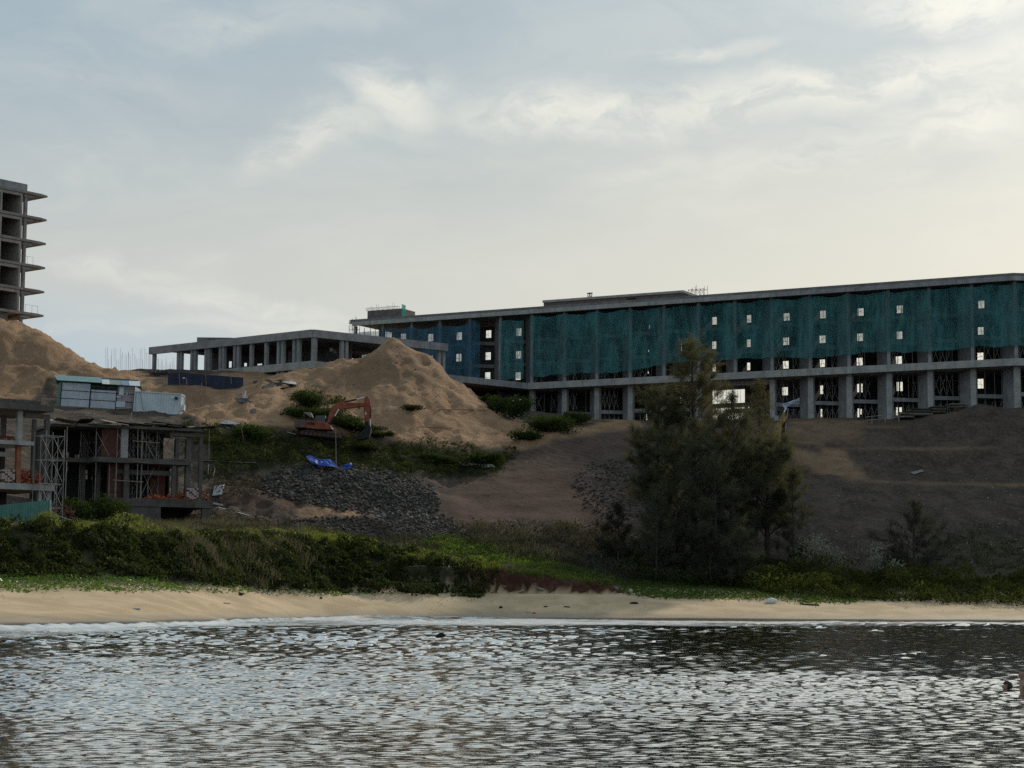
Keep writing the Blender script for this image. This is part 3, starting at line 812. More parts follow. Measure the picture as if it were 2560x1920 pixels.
# safety nets, one hung sheet per bay
def net(i, ztop, zbot, m_, s0=0.0, s1=1.0, sag=.10, seed=0, zb1=None, off=-.55):
    C, A = CP[i], CP[i + 1]
    nu, nv = 22, 18
    V = []
    r_ = np.random.default_rng(seed + i)
    ph = r_.random(6) * 6.28
    for v in range(nv + 1):
        for u in range(nu + 1):
            f = u / nu; g = v / nv
            q = A + (C - A) * (s0 + (s1 - s0) * f)
            zt = ztop - sag * math.sin(math.pi * f) ** .8 - .12 * math.sin(7 * f + ph[0]); zb = zbot + ((zb1 if zb1 is not None else zbot) - zbot) * f + .09 * math.sin(5 * f + ph[1]) + .06 * math.sin(11 * f + ph[2])
            bil = .15 * math.sin(9 * f + ph[3] + 2 * g) + .10 * math.sin(17 * f + ph[4] + 3 * g) + .16 * math.sin(math.pi * g) * math.sin(math.pi * f + ph[5])
            q = q + FN * (off + bil)
            V.append(P3(q, zt + (zb - zt) * g))
    J = np.arange((nu + 1) * (nv + 1)).reshape(nv + 1, nu + 1)
    fc = np.stack([J[:-1, :-1], J[:-1, 1:], J[1:, 1:], J[1:, :-1]], -1).reshape(-1, 4)
    me = np_mesh('safety_net', np.array(V) - wloc(hotel), [fc])
    me.polygons.foreach_set('use_smooth', [True] * len(me.polygons))
    link('safety_net', me, m_, hotel)
for i in range(len(CP) - 1):
    if i <= 6: net(i, 43.3, 35.0 + .25 * math.sin(i * 2.3), NET_G, seed=1, zb1=35.0 + .25 * math.sin((i - 1) * 2.3))
    elif i <= 9: net(i, 43.3, 35.3, NET_G, seed=2, zb1=35.2)
    elif i <= 13: net(i, 43.25, 34.2, NET_G, seed=3, zb1=34.4 if i > 10 else 35.0)
    elif i == 14: net(i, 42.9, 34.0, NET_G, 0.02, .80, sag=.05, seed=4)
    elif i == 15: net(i, 42.8, 33.6, NET_B, 0, .38, sag=-.5, seed=5)
    else: net(i, 43.0 - .25 * (i % 2), 33.4, NET_B, seed=6, sag=.5 if i == 16 else .2)

# rooftop rooms
def rooftop(pa, pb, d0, d1, z1, m_, cap=True):
    a, b = fo(fac(pa), d0), fo(fac(pb), d0)
    mb = MB(); mb.slab([a, b, b + FN * (d1 - d0), a + FN * (d1 - d0)], ZR - .46, z1 - .35 if cap else z1); r_ = mb.build('rooftop_room', m_, hotel)
    if cap:
        mb = MB(); a2, b2 = a - FT * .1 - FN * .2, b + FT * .25 - FN * .2
        mb.slab([a2, b2, b2 + FN * (d1 - d0 + .4), a2 + FN * (d1 - d0 + .4)], z1 - .348, z1); mb.build('roof_cap', CONC_L, r_)
        return r_
    return r_
BROWNB = mat('rooftop_brickwork', (.15, .105, .09), .9, .25, 2.0, .3, 7)
rr = rooftop(1340, 1690, 2.5, 8.5, 46.05, BROWNB)
for (pa, pb, za, zb) in ((1549, 1572, 44.75, 45.5),):
    a, b = fo(fac(pa), 2.47), fo(fac(pb), 2.47)
    mb = MB(); mb.slab([a, b, b + FN * .1, a + FN * .1], za, zb); mb.build('vent_opening', BLACKD, rr)
rooftop(905, 992, 1.5, 5.5, 46.25, mat('rooftop_plaster', (.16, .13, .12), .9, .25, 2.0), False)
# turquoise sheet at the rooftop room's edge
a = fo(fac(993), 1.2); b = fo(fac(1003), 1.2)
mb = MB(); mb.prism([P3(a, 44.7), P3(b, 44.7), P3(b, 46.6), P3(a, 46.9)], np.append(FN, 0) * .03); mb.build('turquoise_sheet', NET_T, hotel)

def frame_scaffold(name, p, q, z0, z1, nb, lifts, label, cat='scaffold', depth=1.2, parent=None, r=.03, m_=None):
    """free-standing tube scaffold between plan points p and q"""
    p, q = np.asarray(p, float), np.asarray(q, float)
    d = (q - p); L = np.linalg.norm(d); d /= L; nn = np.array([-d[1], d[0]])
    if nn[1] < 0: nn = -nn
    root = empty(name, (p[0], p[1], z0), label, cat) if parent is None else parent
    ups, lg, br_ = MB(), MB(), MB()
    for k in range(nb + 1):
        for s_ in (0, depth):
            c = p + d * L * k / nb + nn * s_
            ups.tube(P3(c, z0), P3(c, z1 + .3 * ((k * 7 + int(s_)) % 3)), r, n=5)
        for j in range(lifts + 1):
            z = z0 + (z1 - z0) * j / lifts
            c = p + d * L * k / nb
            lg.tube(P3(c, z), P3(c + nn * depth, z), r * .9, n=4)
            if k < nb:
                c2 = p + d * L * (k + 1) / nb
                for s_ in (0, depth): lg.tube(P3(c + nn * s_, z), P3(c2 + nn * s_, z), r * .9, n=4)
                if j < lifts:
                    z2 = z0 + (z1 - z0) * (j + 1) / lifts
                    br_.tube(P3(c, z), P3(c2, z2), r * .7, n=4)
                    br_.tube(P3(c2, z), P3(c, z2), r * .7, n=4)
    m_ = m_ or STEEL
    ups.build('upright', m_, root); lg.build('ledger', m_, root); br_.build('brace', m_, root)
    return root
frame_scaffold('roof_scaffold', fo(fac(1700), 3.2), fo(fac(1741), 3.2), ZR - .4, 46.2, 4, 2, 'thin tube scaffold on the hotel roof beside the long brick rooftop room')
frame_scaffold('end_scaffold', fo(fac(868), .5), fo(fac(884), .5), 40.5, 44.8, 2, 3, 'tube scaffold climbing the far left end of the netted hotel')
frame_scaffold('parapet_scaffold', fo(fac(905), 1.0), fo(fac(985), 1.0), 46.25, 46.6, 6, 1, 'low row of tubes on top of the small left rooftop room', depth=.6, r=.02)
# little hoist standing on the rooftop room
q = fo(fac(1442), 4.5); h0 = empty('roof_hoist', (q[0], q[1], 46.05), 'small dark hoist frame on top of the brick rooftop room', 'hoist')
mb = MB()
for s_ in (-.32, .32): mb.tube(P3(q + FT * s_, 46.05), P3(q + FT * s_, 47.0), .06, n=5)
mb.tube(P3(q - FT * .32, 46.15), P3(q + FT * .32, 46.6), .04, n=4); mb.tube(P3(q + FT * .32, 46.15), P3(q - FT * .32, 46.6), .04, n=4)
mb.build('frame', RUST, h0)
mb = MB(); mb.box(P3(q, 46.98), (.8, .3, .12), (np.append(FT, 0), np.append(FN, 0), (0, 0, 1))); mb.tube(P3(q, 46.5), P3(q, 47.1), .09, n=8); mb.build('winch', BLACKD, h0)

# plain unseen wing added out of view so its shadow covers the right slope
e0, e1 = CP[0] + np.array([.3, .03]), CP[0] + np.array([34, 3.5])
mb = MB()
for (a, b) in ((ZRS, ZR), (ZPS, ZP), (36.45, 36.75), (39.9, 40.2)): mb.slab([e0 - FN * 1.0, e1 - FN * 1.0, e1 + FN * 11, e0 + FN * 11], a, b)
mb.slab([e0 + FN * 10.7, e1 + FN * 10.7, e1 + FN * 10.95, e0 + FN * 10.95], ZG - 2, ZRS)
for k in range(6): q = e0 + (e1 - e0) * (k + .5) / 6; mb.slab([q, q + FT * .3, q + FT * .3 + FN * 10.5, q + FN * 10.5], ZG - 2, ZRS - .01)
mb.build('shadow_wing', CONC, hotel)
# ---------------------------------------------------------------- concrete pavilion behind the sand heap
def holes_wall(name, o2, T, N, thick, k0, k1, z0, z1, winpx, m_, parent):
    rc = []
    for (x0, y0, x1, y1) in winpx:
        def hit(px, py):
            d = P(px, py, 1.0) - CAM
            s_, k = np.linalg.solve(np.array([[d[0], -T[0]], [d[1], -T[1]]]), o2 - CAM[:2]); return k, CAM[2] + d[2] * s_
        xm, ym = (x0 + x1) / 2, (y0 + y1) / 2
        ka, kb = sorted((hit(x0, ym)[0], hit(x1, ym)[0])); rc.append((ka, kb, hit(xm, y1)[1], hit(xm, y0)[1]))
    br = sorted(set([k0, k1] + [v for r in rc for v in r[:2] if k0 < v < k1]))
    mb = MB()
    for a, b in zip(br[:-1], br[1:]):
        z = z0
        for (lo, hi) in sorted([(r[2], r[3]) for r in rc if r[0] <= a + 1e-6 and r[1] >= b - 1e-6]) + [(z1, None)]:
            if lo > z + .01: mb.slab([o2 + T * a, o2 + T * b, o2 + T * b + N * thick, o2 + T * a + N * thick], z, min(lo, z1))
            if hi: z = max(z, hi)
    return mb.build(name, m_, parent)

K, Lp, Rp = P(782, 822, 258)[:2], P(376, 868, 278)[:2], P(1117, 860, 272)[:2]
ZT, ZB, ZFl = 37.75, 36.75, 33.45
pav = empty('pavilion', (K[0], K[1], 32.5), 'low open concrete pavilion with flat roof and paired columns behind the sand heap', 'building')
BK = Lp + (Rp - K)
uL = (Lp - K) / np.linalg.norm(Lp - K); uR = (Rp - K) / np.linalg.norm(Rp - K)
lenL, lenR = np.linalg.norm(Lp - K), np.linalg.norm(Rp - K)
MB().slab([K, Rp, BK, Lp], ZB + .55, ZT - .12).build('roof_slab', CONC, pav)
for (a, b, d) in ((K, Lp, uR), (K, Rp, uL)):
    mb = MB(); mb.slab([a - d * .25, b - d * .25, b + d * .22, a + d * .22], ZB - .05, ZT); mb.build('edge_beam', CONC, pav)
for f in (.25, .5, .75):
    mb = MB(); a = K + uL * lenL * f + uR * .3; mb.slab([a, a + uR * (lenR - .3), a + uR * (lenR - .3) + uL * .35, a + uL * .35], ZB - .03, ZB + .54); mb.build('cross_beam', CONC_D, pav)
MB().slab([K - uL * .3 - uR * .3, K + uR * lenR, K + uR * lenR + uL * 12, K + uL * lenL * .6 + uR * 12, K + uL * lenL * .6 - uR * .3], ZFl - 1.0, ZFl).build('floor_slab', CONC_L, pav)
MB().slab([K + uL * lenL * .602 - uR * .1, K + uL * lenL * .602 + uR * 12, K + uL * lenL + uR * 12, K + uL * lenL - uR * .1], ZFl - 1.9, ZFl - 1.1).build('floor_slab', CONC, pav)
def plan_on(px, A, B):
    d = P(px, 880, 1.0)[:2]; T = B - A
    s_, k = np.linalg.solve(np.array([d, -T]).T, A); return A + k * T
def pcol(c, w_=.42):
    mb = MB(); mb.box(P3(c, (ZB + ZFl - 2) / 2), (w_, w_, ZB - ZFl + 2 - .06), (np.append(uL, 0), np.append(uR, 0), (0, 0, 1))); mb.build('column', CONC, pav)
for px in (382, 443, 450, 477, 485, 512, 520, 548, 556, 584, 593, 625, 662, 693, 704, 732, 743, 779):
    pcol(plan_on(px, K, Lp) + uR * .3)
for px in (791, 858, 869, 1032, 1101, 1112): pcol(plan_on(px, K, Rp) + uL * .3)
for (f, g) in ((.15, .45), (.3, .5), (.45, .4), (.12, .75), (.5, .75)): pcol(K + uL * lenL * f + uR * lenR * g, .6)
rw = Lp + uR * 10 - uL * .2
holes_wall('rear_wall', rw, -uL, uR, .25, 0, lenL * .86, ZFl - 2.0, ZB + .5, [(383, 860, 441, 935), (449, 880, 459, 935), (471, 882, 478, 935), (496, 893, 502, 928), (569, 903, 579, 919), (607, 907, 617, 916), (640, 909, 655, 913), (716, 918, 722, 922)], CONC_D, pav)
for zz in (35.6,):
    a = plan_on(750, K, Lp) + uR * 5; b = plan_on(905, K, Rp) + uL * 5
    mb = MB(); mb.beam(P3(a, zz), P3(b, zz), .35, .45); mb.build('tie_beam', CONC_L, pav)
a = plan_on(473, K, Lp) + uR * 1.2
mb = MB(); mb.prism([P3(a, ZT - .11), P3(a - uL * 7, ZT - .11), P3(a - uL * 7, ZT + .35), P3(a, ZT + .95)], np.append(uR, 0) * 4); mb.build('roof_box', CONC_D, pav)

# rebar sprouting left of the pavilion
rg = random.Random(9)
for nm, lab, xs, Y0, top, bot in (('rebar_cluster', 'thin rebar rods standing against the sky left of the pavilion', [265 + 3.9 * k + rg.uniform(-1.5, 1.5) for k in range(30)], 262, (868, 900), 935),
                                  ('rebar_stub_cluster', 'short rebar and formwork stubs under the pavilion corner', [384 + 3.3 * k + rg.uniform(-1, 1) for k in range(17)], 268, (893, 915), 938)):
    r0 = empty(nm, on_ground(xs[len(xs) // 2], Y0), lab, 'rebar')
    for px in xs:
        Yy = Y0 + rg.uniform(-3, 3)
        t_ = P(px + rg.uniform(-1.5, 1.5), rg.uniform(*top), Yy); b_ = P(px, bot, Yy)
        MB().tube(b_, t_, .017, n=3).build('bar', RUST, r0)
fw = empty('formwork_block', P(396, 965, 262), 'dark timber formwork box under the left corner of the pavilion', 'formwork')
mb = MB()
for k in range(5): a = P(377 + k * 9.5, 968, 262); mb.box(a + [0, 0, 1.1], (.12, .5, 2.6))
mb.build('post', BLACKD, fw)
mb = MB()
for z in (.3, 1.1, 1.9): a = P(396, 968, 262); mb.box(a + [0, -.35, z], (2.5, .1, .16))
mb.box(P(396, 968, 262) + [0, .5, 1.0], (2.4, .2, 2.2)); mb.build('panel', mat('formwork_ply', (.035, .035, .045), .8), fw)
# blue hoarding under the pavilion
BLUEF = mat('hoarding_blue', (.020, .028, .058), .7, .3, 1.5, stain=.4)
hb = empty('blue_hoarding', P(520, 968, 253), 'dark navy sheet hoarding standing on sand below the pavilion', 'fence')
pts = [(420, 933, 966), (452, 931, 962), (498, 936, 963), (551, 939, 967), (608, 944, 963)]
for (a, b) in zip(pts[:-1], pts[1:]):
    q = [P(a[0], a[1], 253), P(b[0], b[1], 253), P(b[0], b[2] + 6, 253), P(a[0], a[2] + 6, 253)]
    mb = MB(); n = 6
    for k in range(n):
        f0, f1 = k / n, (k + 1) / n
        w_ = lambda f, i, j: q[i] + (q[j] - q[i]) * f
        off = np.array([0, .05 * (k % 2) + .08 * math.sin(f0 * 5), 0])
        mb.prism([w_(f0, 0, 1) + off, w_(f1, 0, 1) + off, w_(f1, 3, 2) + off, w_(f0, 3, 2) + off], (0, .03, 0))
    mb.build('sheet', BLUEF, hb)
for (px, t_, b_) in ((448, 933, 962), (514, 935, 962), (577, 938, 960)): MB().tube(P(px, t_, 252.8), P(px + 1.5, b_, 252.8), .05, n=5).build('prop', TIMBER, hb)

# ---------------------------------------------------------------- tower block at the left edge
TD = np.array([.62, .785]); TNN = np.array([-.785, .62])   # along the facade / inwards
TO = P(55, 600, 274)[:2]
tower = empty('tower_block', (TO[0], TO[1], 36.0), 'unfinished grey tower with cantilevered floor slabs behind the left sand heap', 'building')
MAUVE = mat('tower_concrete', (.27, .24, .222), .9, .2, .8, .2, 5, stain=.4)
tl = lambda a, b: TO + TD * a + TNN * b
TCON = mat('tower_wall_concrete', (.33, .305, .272), .9, .2, .9, .25, 5, stain=.4)
levels = []
for k, (yt, xt) in enumerate(((492, 115), (551, 112.5), (610, 110), (670, 107), (730, 104.5), (789, 101))):
    q = P(xt, yt, 278.6); levels.append(q[2])
for k, z in enumerate(levels):
    mb = MB()
    mb.prism([P3(tl(-18, 0), z), P3(tl(3.2, 0), z), P3(tl(4.3, .0), z - .10), P3(tl(4.3, 0), z - .36), P3(tl(-18, 0), z - .42)], np.append(TNN, 0) * 11)
    sl = mb.build('floor_slab', MAUVE, tower)
    mb = MB(); mb.slab([tl(.35, .25), tl(2.0, .25), tl(2.0, 10), tl(.35, 10)], z - .85, z - .424); mb.build('soffit_beam', MAUVE, sl)
    if k == 0:
        mb = MB(); mb.slab([tl(-18, .35), tl(.9, .35), tl(.9, .6), tl(-18, .6)], z + .003, z + 1.05); mb.build('roof_parapet', CONC, tower)
    else:
        zt = levels[k - 1] - .43
        for a in (0.0, -3.55, -7.1, -10.65, -14.2):
            mb = MB(); mb.slab([tl(a - .32, .12), tl(a, .12), tl(a, 9.5), tl(a - .32, 9.5)], z + .003, zt); mb.build('cross_wall', TCON, tower)
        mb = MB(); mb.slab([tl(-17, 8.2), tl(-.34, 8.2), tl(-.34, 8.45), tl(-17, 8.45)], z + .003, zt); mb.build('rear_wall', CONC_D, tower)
        mb = MB(); mb.slab([tl(-18, .14), tl(-.002, .14), tl(-.002, .5), tl(-18, .5)], zt - .42, zt - .003); mb.build('lintel', TCON, tower)
        mb = MB(); mb.slab([tl(.55, .3), tl(1.0, .3), tl(1.0, .75), tl(.55, .75)], z + .003, zt - .42); mb.build('column', MAUVE, tower)
        mb = MB(); mb.slab([tl(.55, 8.6), tl(1.0, 8.6), tl(1.0, 9.0), tl(.55, 9.0)], z + .003, zt - .42); mb.build('column', MAUVE, tower)
z = levels[-1]
mb = MB(); mb.slab([tl(.55, .5), tl(1.0, .5), tl(1.0, .9), tl(.55, .9)], z - 6, z - .86); mb.build('column', MAUVE, tower)
mb = MB(); mb.slab([tl(-18, .6), tl(-1.6, .6), tl(-1.6, 9), tl(-18, 9)], z - 6, z - .43); mb.build('core_wall', CONC_D, tower)
for zz, a0 in ((levels[5], 1.2), (levels[3], .1)):
    rl = empty('guard_rail', P3(tl(a0, .3), zz), 'thin tube guard rail on the %s balcony slab of the tower' % ('lowest' if zz < 45 else 'middle'), 'railing')
    mb = MB()
    for a in (0, 1.2, 2.2): mb.tube(P3(tl(a0 + a, .3), zz), P3(tl(a0 + a, .3), zz + 1.15), .02, n=4)
    mb.build('post', STEEL, rl); MB().tube(P3(tl(a0, .3), zz + 1.12), P3(tl(a0 + 2.2, .3), zz + 1.12), .02, n=4).build('rail', STEEL, rl)

# ---------------------------------------------------------------- site shed and shipping container
def frame2(pa, ya, pb, yb, Yd):
    """origin and axes of something standing on the tilted line a-b at depth Yd"""
    a, b = P(pa, ya, Yd), P(pb, yb, Yd)
    ux = (b - a); L = np.linalg.norm(ux); ux /= L
    uy = np.array([0, 1.0, 0]); uz = np.cross(ux, uy)
    return a, ux, uy, uz, L
GREENM = mat('sheet_green', (.075, .20, .165), .55, .15, 1.5, stain=.25, spec=.4)
def ribs(name, base, c1, scale, depthv=.6):
    return None
SHEETG = mat('sheet_grey', (.46, .49, .54), .5, .12, 1.2, stain=.3, metal=.2)
SHEETW = mat('sheet_white', (.55, .60, .63), .55, .1, 1.2, stain=.22)
SHEETB = mat('sheet_brownish', (.33, .30, .30), .6, .2, 1.4, stain=.3)
def corrug(mb, o, ux, uz, nrm, w_, h_, pitch, amp):
    """vertical corrugated sheet, front face"""
    n = max(2, int(round(w_ / pitch)))
    V, Fs = [], []
    for k in range(n):
        for (f, d) in ((0, 0), (.28, 0), (.42, amp), (.86, amp), (1.0, 0)):
            p = o + ux * (k + f) * w_ / n + nrm * d
            V += [p, p + uz * h_]
    for i in range(len(V) // 2 - 1):
        Fs.append((2 * i, 2 * i + 2, 2 * i + 3, 2 * i + 1))
    m0 = len(V)
    V2 = [v + nrm * (-.06 - amp) for v in (V[0], V[1], V[-2], V[-1])]
    Fs.append((m0, m0 + 1, m0 + 3, m0 + 2))
    mb.add(np.array(V + V2), Fs)
a, ux, uy, uz, L = frame2(150, 1015, 332, 1026, 233)
shed = empty('site_shed', a, 'long grey and green corrugated site shed on the slope left of the container', 'shed')
fr = -uy
hL = 2.95
bays = [(0, .40), (.405, .76), (.765, 1.0)]
for j, (f0, f1) in enumerate(bays):
    for r_ in range(3):
        if j == 1 and r_ == 2: z0, z1 = 2 * hL / 3, 2 * hL / 3 + .28
        else: z0, z1 = r_ * hL / 3 + .03, (r_ + 1) * hL / 3 - .03
        mb = MB(); corrug(mb, a + ux * (L * f0 + .04) + uz * z0, ux, uz, fr, L * (f1 - f0) - .08, z1 - z0, .22, .03)
        mb.build('wall_sheet', SHEETB if j == 2 else SHEETG, shed)
for f in (0, .402, .762, 1.0): mb = MB(); mb.beam(a + ux * L * f - uy * .05, a + ux * L * f + uz * hL - uy * .05, .09, .09); mb.build('post', BLACKD, shed)
for r_ in (1, 2): mb = MB(); mb.beam(a + uz * r_ * hL / 3 - uy * .04, a + ux * L + uz * r_ * hL / 3 - uy * .04, .08, .06); mb.build('rail', BLACKD, shed)
# bright patches: a pale board and notice sheets
for (f, z, w_, h_) in ((.80, .3, 1.1, .7), (.83, 1.75, .55, 1.0), (.93, 1.85, .14, .28), (.80, 1.45, .5, .16)):
    mb = MB(); mb.box(a + ux * (L * f + w_ / 2 - .3) + uz * (z + h_ / 2) - uy * .09, (w_, .03, h_), (ux, uy, uz)); mb.build('board', SHEETW, shed)
dp = 3.6
mb = MB(); corrug(mb, a + uy * dp - ux * 1.3 + uz * .0, -uy * 1 + ux * .36, uz, -ux, dp, hL + .1, .22, .03); mb.build('end_wall', GREENM, shed)
mb = MB(); mb.box(a + ux * L / 2 + uy * dp + uz * hL / 2, (L, .06, hL), (ux, uy, uz)); mb.build('rear_wall', SHEETB, shed)
MB().box(a + ux * L - uy * -dp / 2 + uz * hL / 2, (.06, dp - .1, hL), (ux, uy, uz)).build('end_wall', SHEETB, shed)
mb = MB(); mb.box(a + ux * L / 2 + uy * dp / 2 - uz * .06, (L, dp, .1), (ux, uy, uz)); mb.build('floor', TIMBER, shed)
e0 = a - ux * .5 - uy * .55 + uz * (hL + .12); r0 = a - ux * 1.5 + uy * 1.7 + uz * (hL + .95)
ROOFB = mat('sheet_pale_teal', (.17, .28, .29), .5, .15, 1.4, stain=.25)
cols_ = [(0, .56, ROOFB), (.563, .66, SHEETW), (.663, .80, mat('sheet_faded_green', (.22, .27, .24), .6)), (.803, .90, mat('sheet_blue', (.19, .25, .36), .6)), (.903, 1.04, SHEETW)]
for (f0, f1, m_) in cols_:
    mb = MB(); LL = L + .9
    dz = -uz * (.12 * (f0 > .56))
    q = [e0 + ux * LL * f0, e0 + ux * LL * f1, r0 + ux * (LL * f1 + .4), r0 + ux * (LL * f0 + .4 * (f0 > 0))]
    mb.prism([v + dz for v in q], uz * .04); mb.build('roof_sheet', m_, shed)
mb = MB(); mb.prism([r0, r0 + ux * (L + 1.6), a + ux * (L + .2) + uy * (dp + .4) + uz * hL, a - ux * 1.5 + uy * (dp + .4) + uz * hL], uz * .04); mb.build('roof_sheet', GREENM, shed)

a, ux, uy, uz, L = frame2(334, 1030, 449, 1037, 232)
a = a - uz * .02
box_ = empty('shipping_container', a, 'white corrugated shipping container on the slope at the right end of the shed', 'container')
hC, dC = 2.6, 2.44
for nm, o_, u_, w_, nr in (('side_panel', a + uz * .16 + ux * .1, ux, L - .2, -uy), ('end_panel', a + ux * L + uz * .16 + uy * .1, uy, dC - .2, ux), ('end_panel', a + uz * .16 + uy * .1, uy, dC - .2, -ux), ('side_panel', a + uz * .16 + ux * .1 + uy * dC, ux, L - .2, uy)):
    mb = MB(); corrug(mb, o_ - nr * .05, u_, uz, nr, w_, hC - .3, .33, .05); mb.build(nm, SHEETW, box_)
mb = MB()
for (p, q) in ((0, 0), (L, 0), (0, dC), (L, dC)): mb.box(a + ux * p + uy * q + uz * hC / 2, (.16, .16, hC), (ux, uy, uz))
mb.build('corner_post', SHEETW, box_)
mb = MB()
for z in (.08, hC - .07):
    for q in (0, dC): mb.box(a + ux * L / 2 + uy * q + uz * z, (L - .17, .13, .13), (ux, uy, uz))
    for p in (0, L): mb.box(a + ux * p + uy * dC / 2 + uz * z, (.13, dC - .17, .13), (ux, uy, uz))
mb.build('rail', SHEETW, box_)
MB().box(a + ux * L / 2 + uy * dC / 2 + uz * (hC - .02), (L - .1, dC - .1, .04), (ux, uy, uz)).build('roof', SHEETW, box_)
mb = MB(); c = a + ux * (L - .55) + uz * (hC - .6) - uy * .1
mb.path([c, c - uy * .16], [.2, .2], 12); mb.build('extractor_fan', mat('fan_navy', (.01, .012, .03), .5), box_)
mb = MB(); mb.box(a + ux * (L - .95) + uz * (hC - .5) - uy * .03, (.5, .02, .35), (ux, uy, uz)); mb.build('notice', WHITEP, box_)
mb = MB(); mb.path([a + ux * .5 + uz * hC - uy * .06, a + ux * .75 + uz * 1.9 - uy * .1, a + ux * 1.0 + uz * 1.0 - uy * .09, a + ux * 1.15 + uz * .2 - uy * .07], [.02] * 4, 4); mb.build('cable', BLACKD, box_)
mb = MB(); mb.box(a + ux * (L + .3) + uy * .5 + uz * .95, (.35, .8, .7), (ux, uy, uz)); mb.build('air_conditioner', WHITEP, box_)
mb = MB(); mb.box(a + ux * (L + .3) + uy * .5 + uz * .52, (.5, .7, .05), (ux, uy, uz)); mb.build('bracket', STEEL, box_)

# ---------------------------------------------------------------- half-built villas
def villa_frame(A, B, dep):
    T = (B - A); L = np.linalg.norm(T); T = T / L; N = np.array([-T[1], T[0]])
    if N[1] < 0: N = -N
    return T, N, L
def lv(A, T, N): return lambda s_, d: A + T * s_ + N * d
def pk(A, T, px):
    d = P(px, 1150, 1.0)[:2]; s_, k = np.linalg.solve(np.array([d, -T]).T, A); return k
def boxp(name, q, m_, par, z0, z1, s0, s1, d0, d1, b=0):
    return MB().slab([q(s0, d0), q(s1, d0), q(s1, d1), q(s0, d1)], z0, z1).build(name, m_, par, b)

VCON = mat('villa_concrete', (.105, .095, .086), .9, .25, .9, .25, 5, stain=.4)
VDRK = mat('villa_wall_shaded', (.045, .042, .04), .95, .3, 1.0)  # near black: the shade inside the rooms is put into the colour
A2, B2 = P(232, 1150, 185.5)[:2], P(532, 1150, 191)[:2]
T2, N2, L2 = villa_frame(A2, B2, 9)
q2 = lv(A2, T2, N2); k2_ = lambda px: pk(A2, T2, px)
v2 = empty('villa_shell', P3(A2, 9.0), 'half-built two-storey villa full of props, with brick walls, beside the green bush', 'house')
z0, zm, zr = 11.25, 15.2, 18.3
boxp('base_slab', q2, VCON, v2, z0 - .75, z0, k2_(278), L2, 0, 9)
boxp('base_wall', q2, VCON, v2, 6.5, z0 - .752, k2_(278), k2_(406), .1, 9)
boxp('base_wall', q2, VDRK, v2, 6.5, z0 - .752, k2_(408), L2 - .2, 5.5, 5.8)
boxp('base_column', q2, VCON, v2, 6.5, z0 - .752, k2_(510), k2_(530), .15, .6)
boxp('floor_slab', q2, VCON, v2, zm - .5, zm, k2_(236), k2_(477), .2, 9)
boxp('tie_beam', q2, VCON, v2, zm - 1.55, zm - 1.1, k2_(300), k2_(437), 1.2, 1.6)
boxp('roof_slab', q2, VCON, v2, zr - .25, zr, k2_(190), k2_(500), -.2, 9.5)
for px, w_, za, zb, d in ((313, .7, zm, zr - .25, .35), (322, .45, z0, zm - .5, .6), (440, .35, z0, zm - .5, .5), (447, .38, zm, zr - .25, .5), (476, .5, z0, zr - .8, .6), (505, .36, z0, zr - .75, .3), (268, .4, z0 - 4, zr - .3, 3), (237, .35, z0 - 4, zr - .3, 4), (476, .4, z0, zr - .8, 4.5), (380, .4, z0, zr - .3, 5)):
    k = k2_(px); boxp('column', q2, CONC_L if px == 313 else VCON, v2, za + .003, zb - .003, k - w_ / 2, k + w_ / 2, d, d + w_)
boxp('top_beam', q2, VCON, v2, zr - .75, zr - .45, k2_(425), k2_(509), .25, .6)
boxp('brick_wall', q2, BRICKC, v2, zm + .003, zr - .26, k2_(258), k2_(305), .7, .95)
boxp('brick_wall', q2, BRICKC, v2, z0 + .003, zm - .51, k2_(280), k2_(316), 1.4, 1.6)
boxp('brick_wall', q2, BRICKC, v2, z0 + .003, zm - .51, k2_(400), k2_(438), 3.2, 3.4)
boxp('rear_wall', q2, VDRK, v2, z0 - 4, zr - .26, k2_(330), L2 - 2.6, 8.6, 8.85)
wn = [(156, 1124, 163, 1144), (165, 1130, 173, 1148), (188, 1137, 192, 1146), (194, 1136, 199, 1147), (207, 1175, 213, 1184), (214, 1175, 220, 1184), (207, 1186, 213, 1198), (214, 1186, 220, 1198), (229, 1192, 232, 1199)]
# left part, set back, its rear openings give on to daylight
ol = A2 + N2 * 7
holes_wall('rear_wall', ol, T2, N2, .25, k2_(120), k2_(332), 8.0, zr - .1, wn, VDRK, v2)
boxp('added_side_wall', q2, VDRK, v2, z0 + .003, zm - .51, k2_(452), k2_(455), 4, 8.6)  # side wall added so the rooms stay dark
boxp('inner_wall', q2, VDRK, v2, zm + .003, zr - .26, k2_(330), k2_(445), 5.0, 5.2)
boxp('inner_wall', q2, VDRK, v2, z0 + .003, zm - .51, k2_(330), k2_(450), 4.6, 4.8)
boxp('floor_slab', q2, VCON, v2, zm - .45, zm - .05, k2_(140), k2_(235), 2.5, 7)
boxp('floor_slab', q2, VCON, v2, z0 - 2.3, z0 - 2.0, k2_(140), k2_(277), 1.5, 7)
boxp('roof_slab', q2, VCON, v2, zr - .3, zr - .05, k2_(128), k2_(189), .6, 9)
boxp('added_side_wall', q2, VDRK, v2, 8, zr - .31, k2_(133), k2_(138), 3, 7)  # another side wall added to darken the interior
rg = random.Random(21)
mb = MB(); br2 = MB()
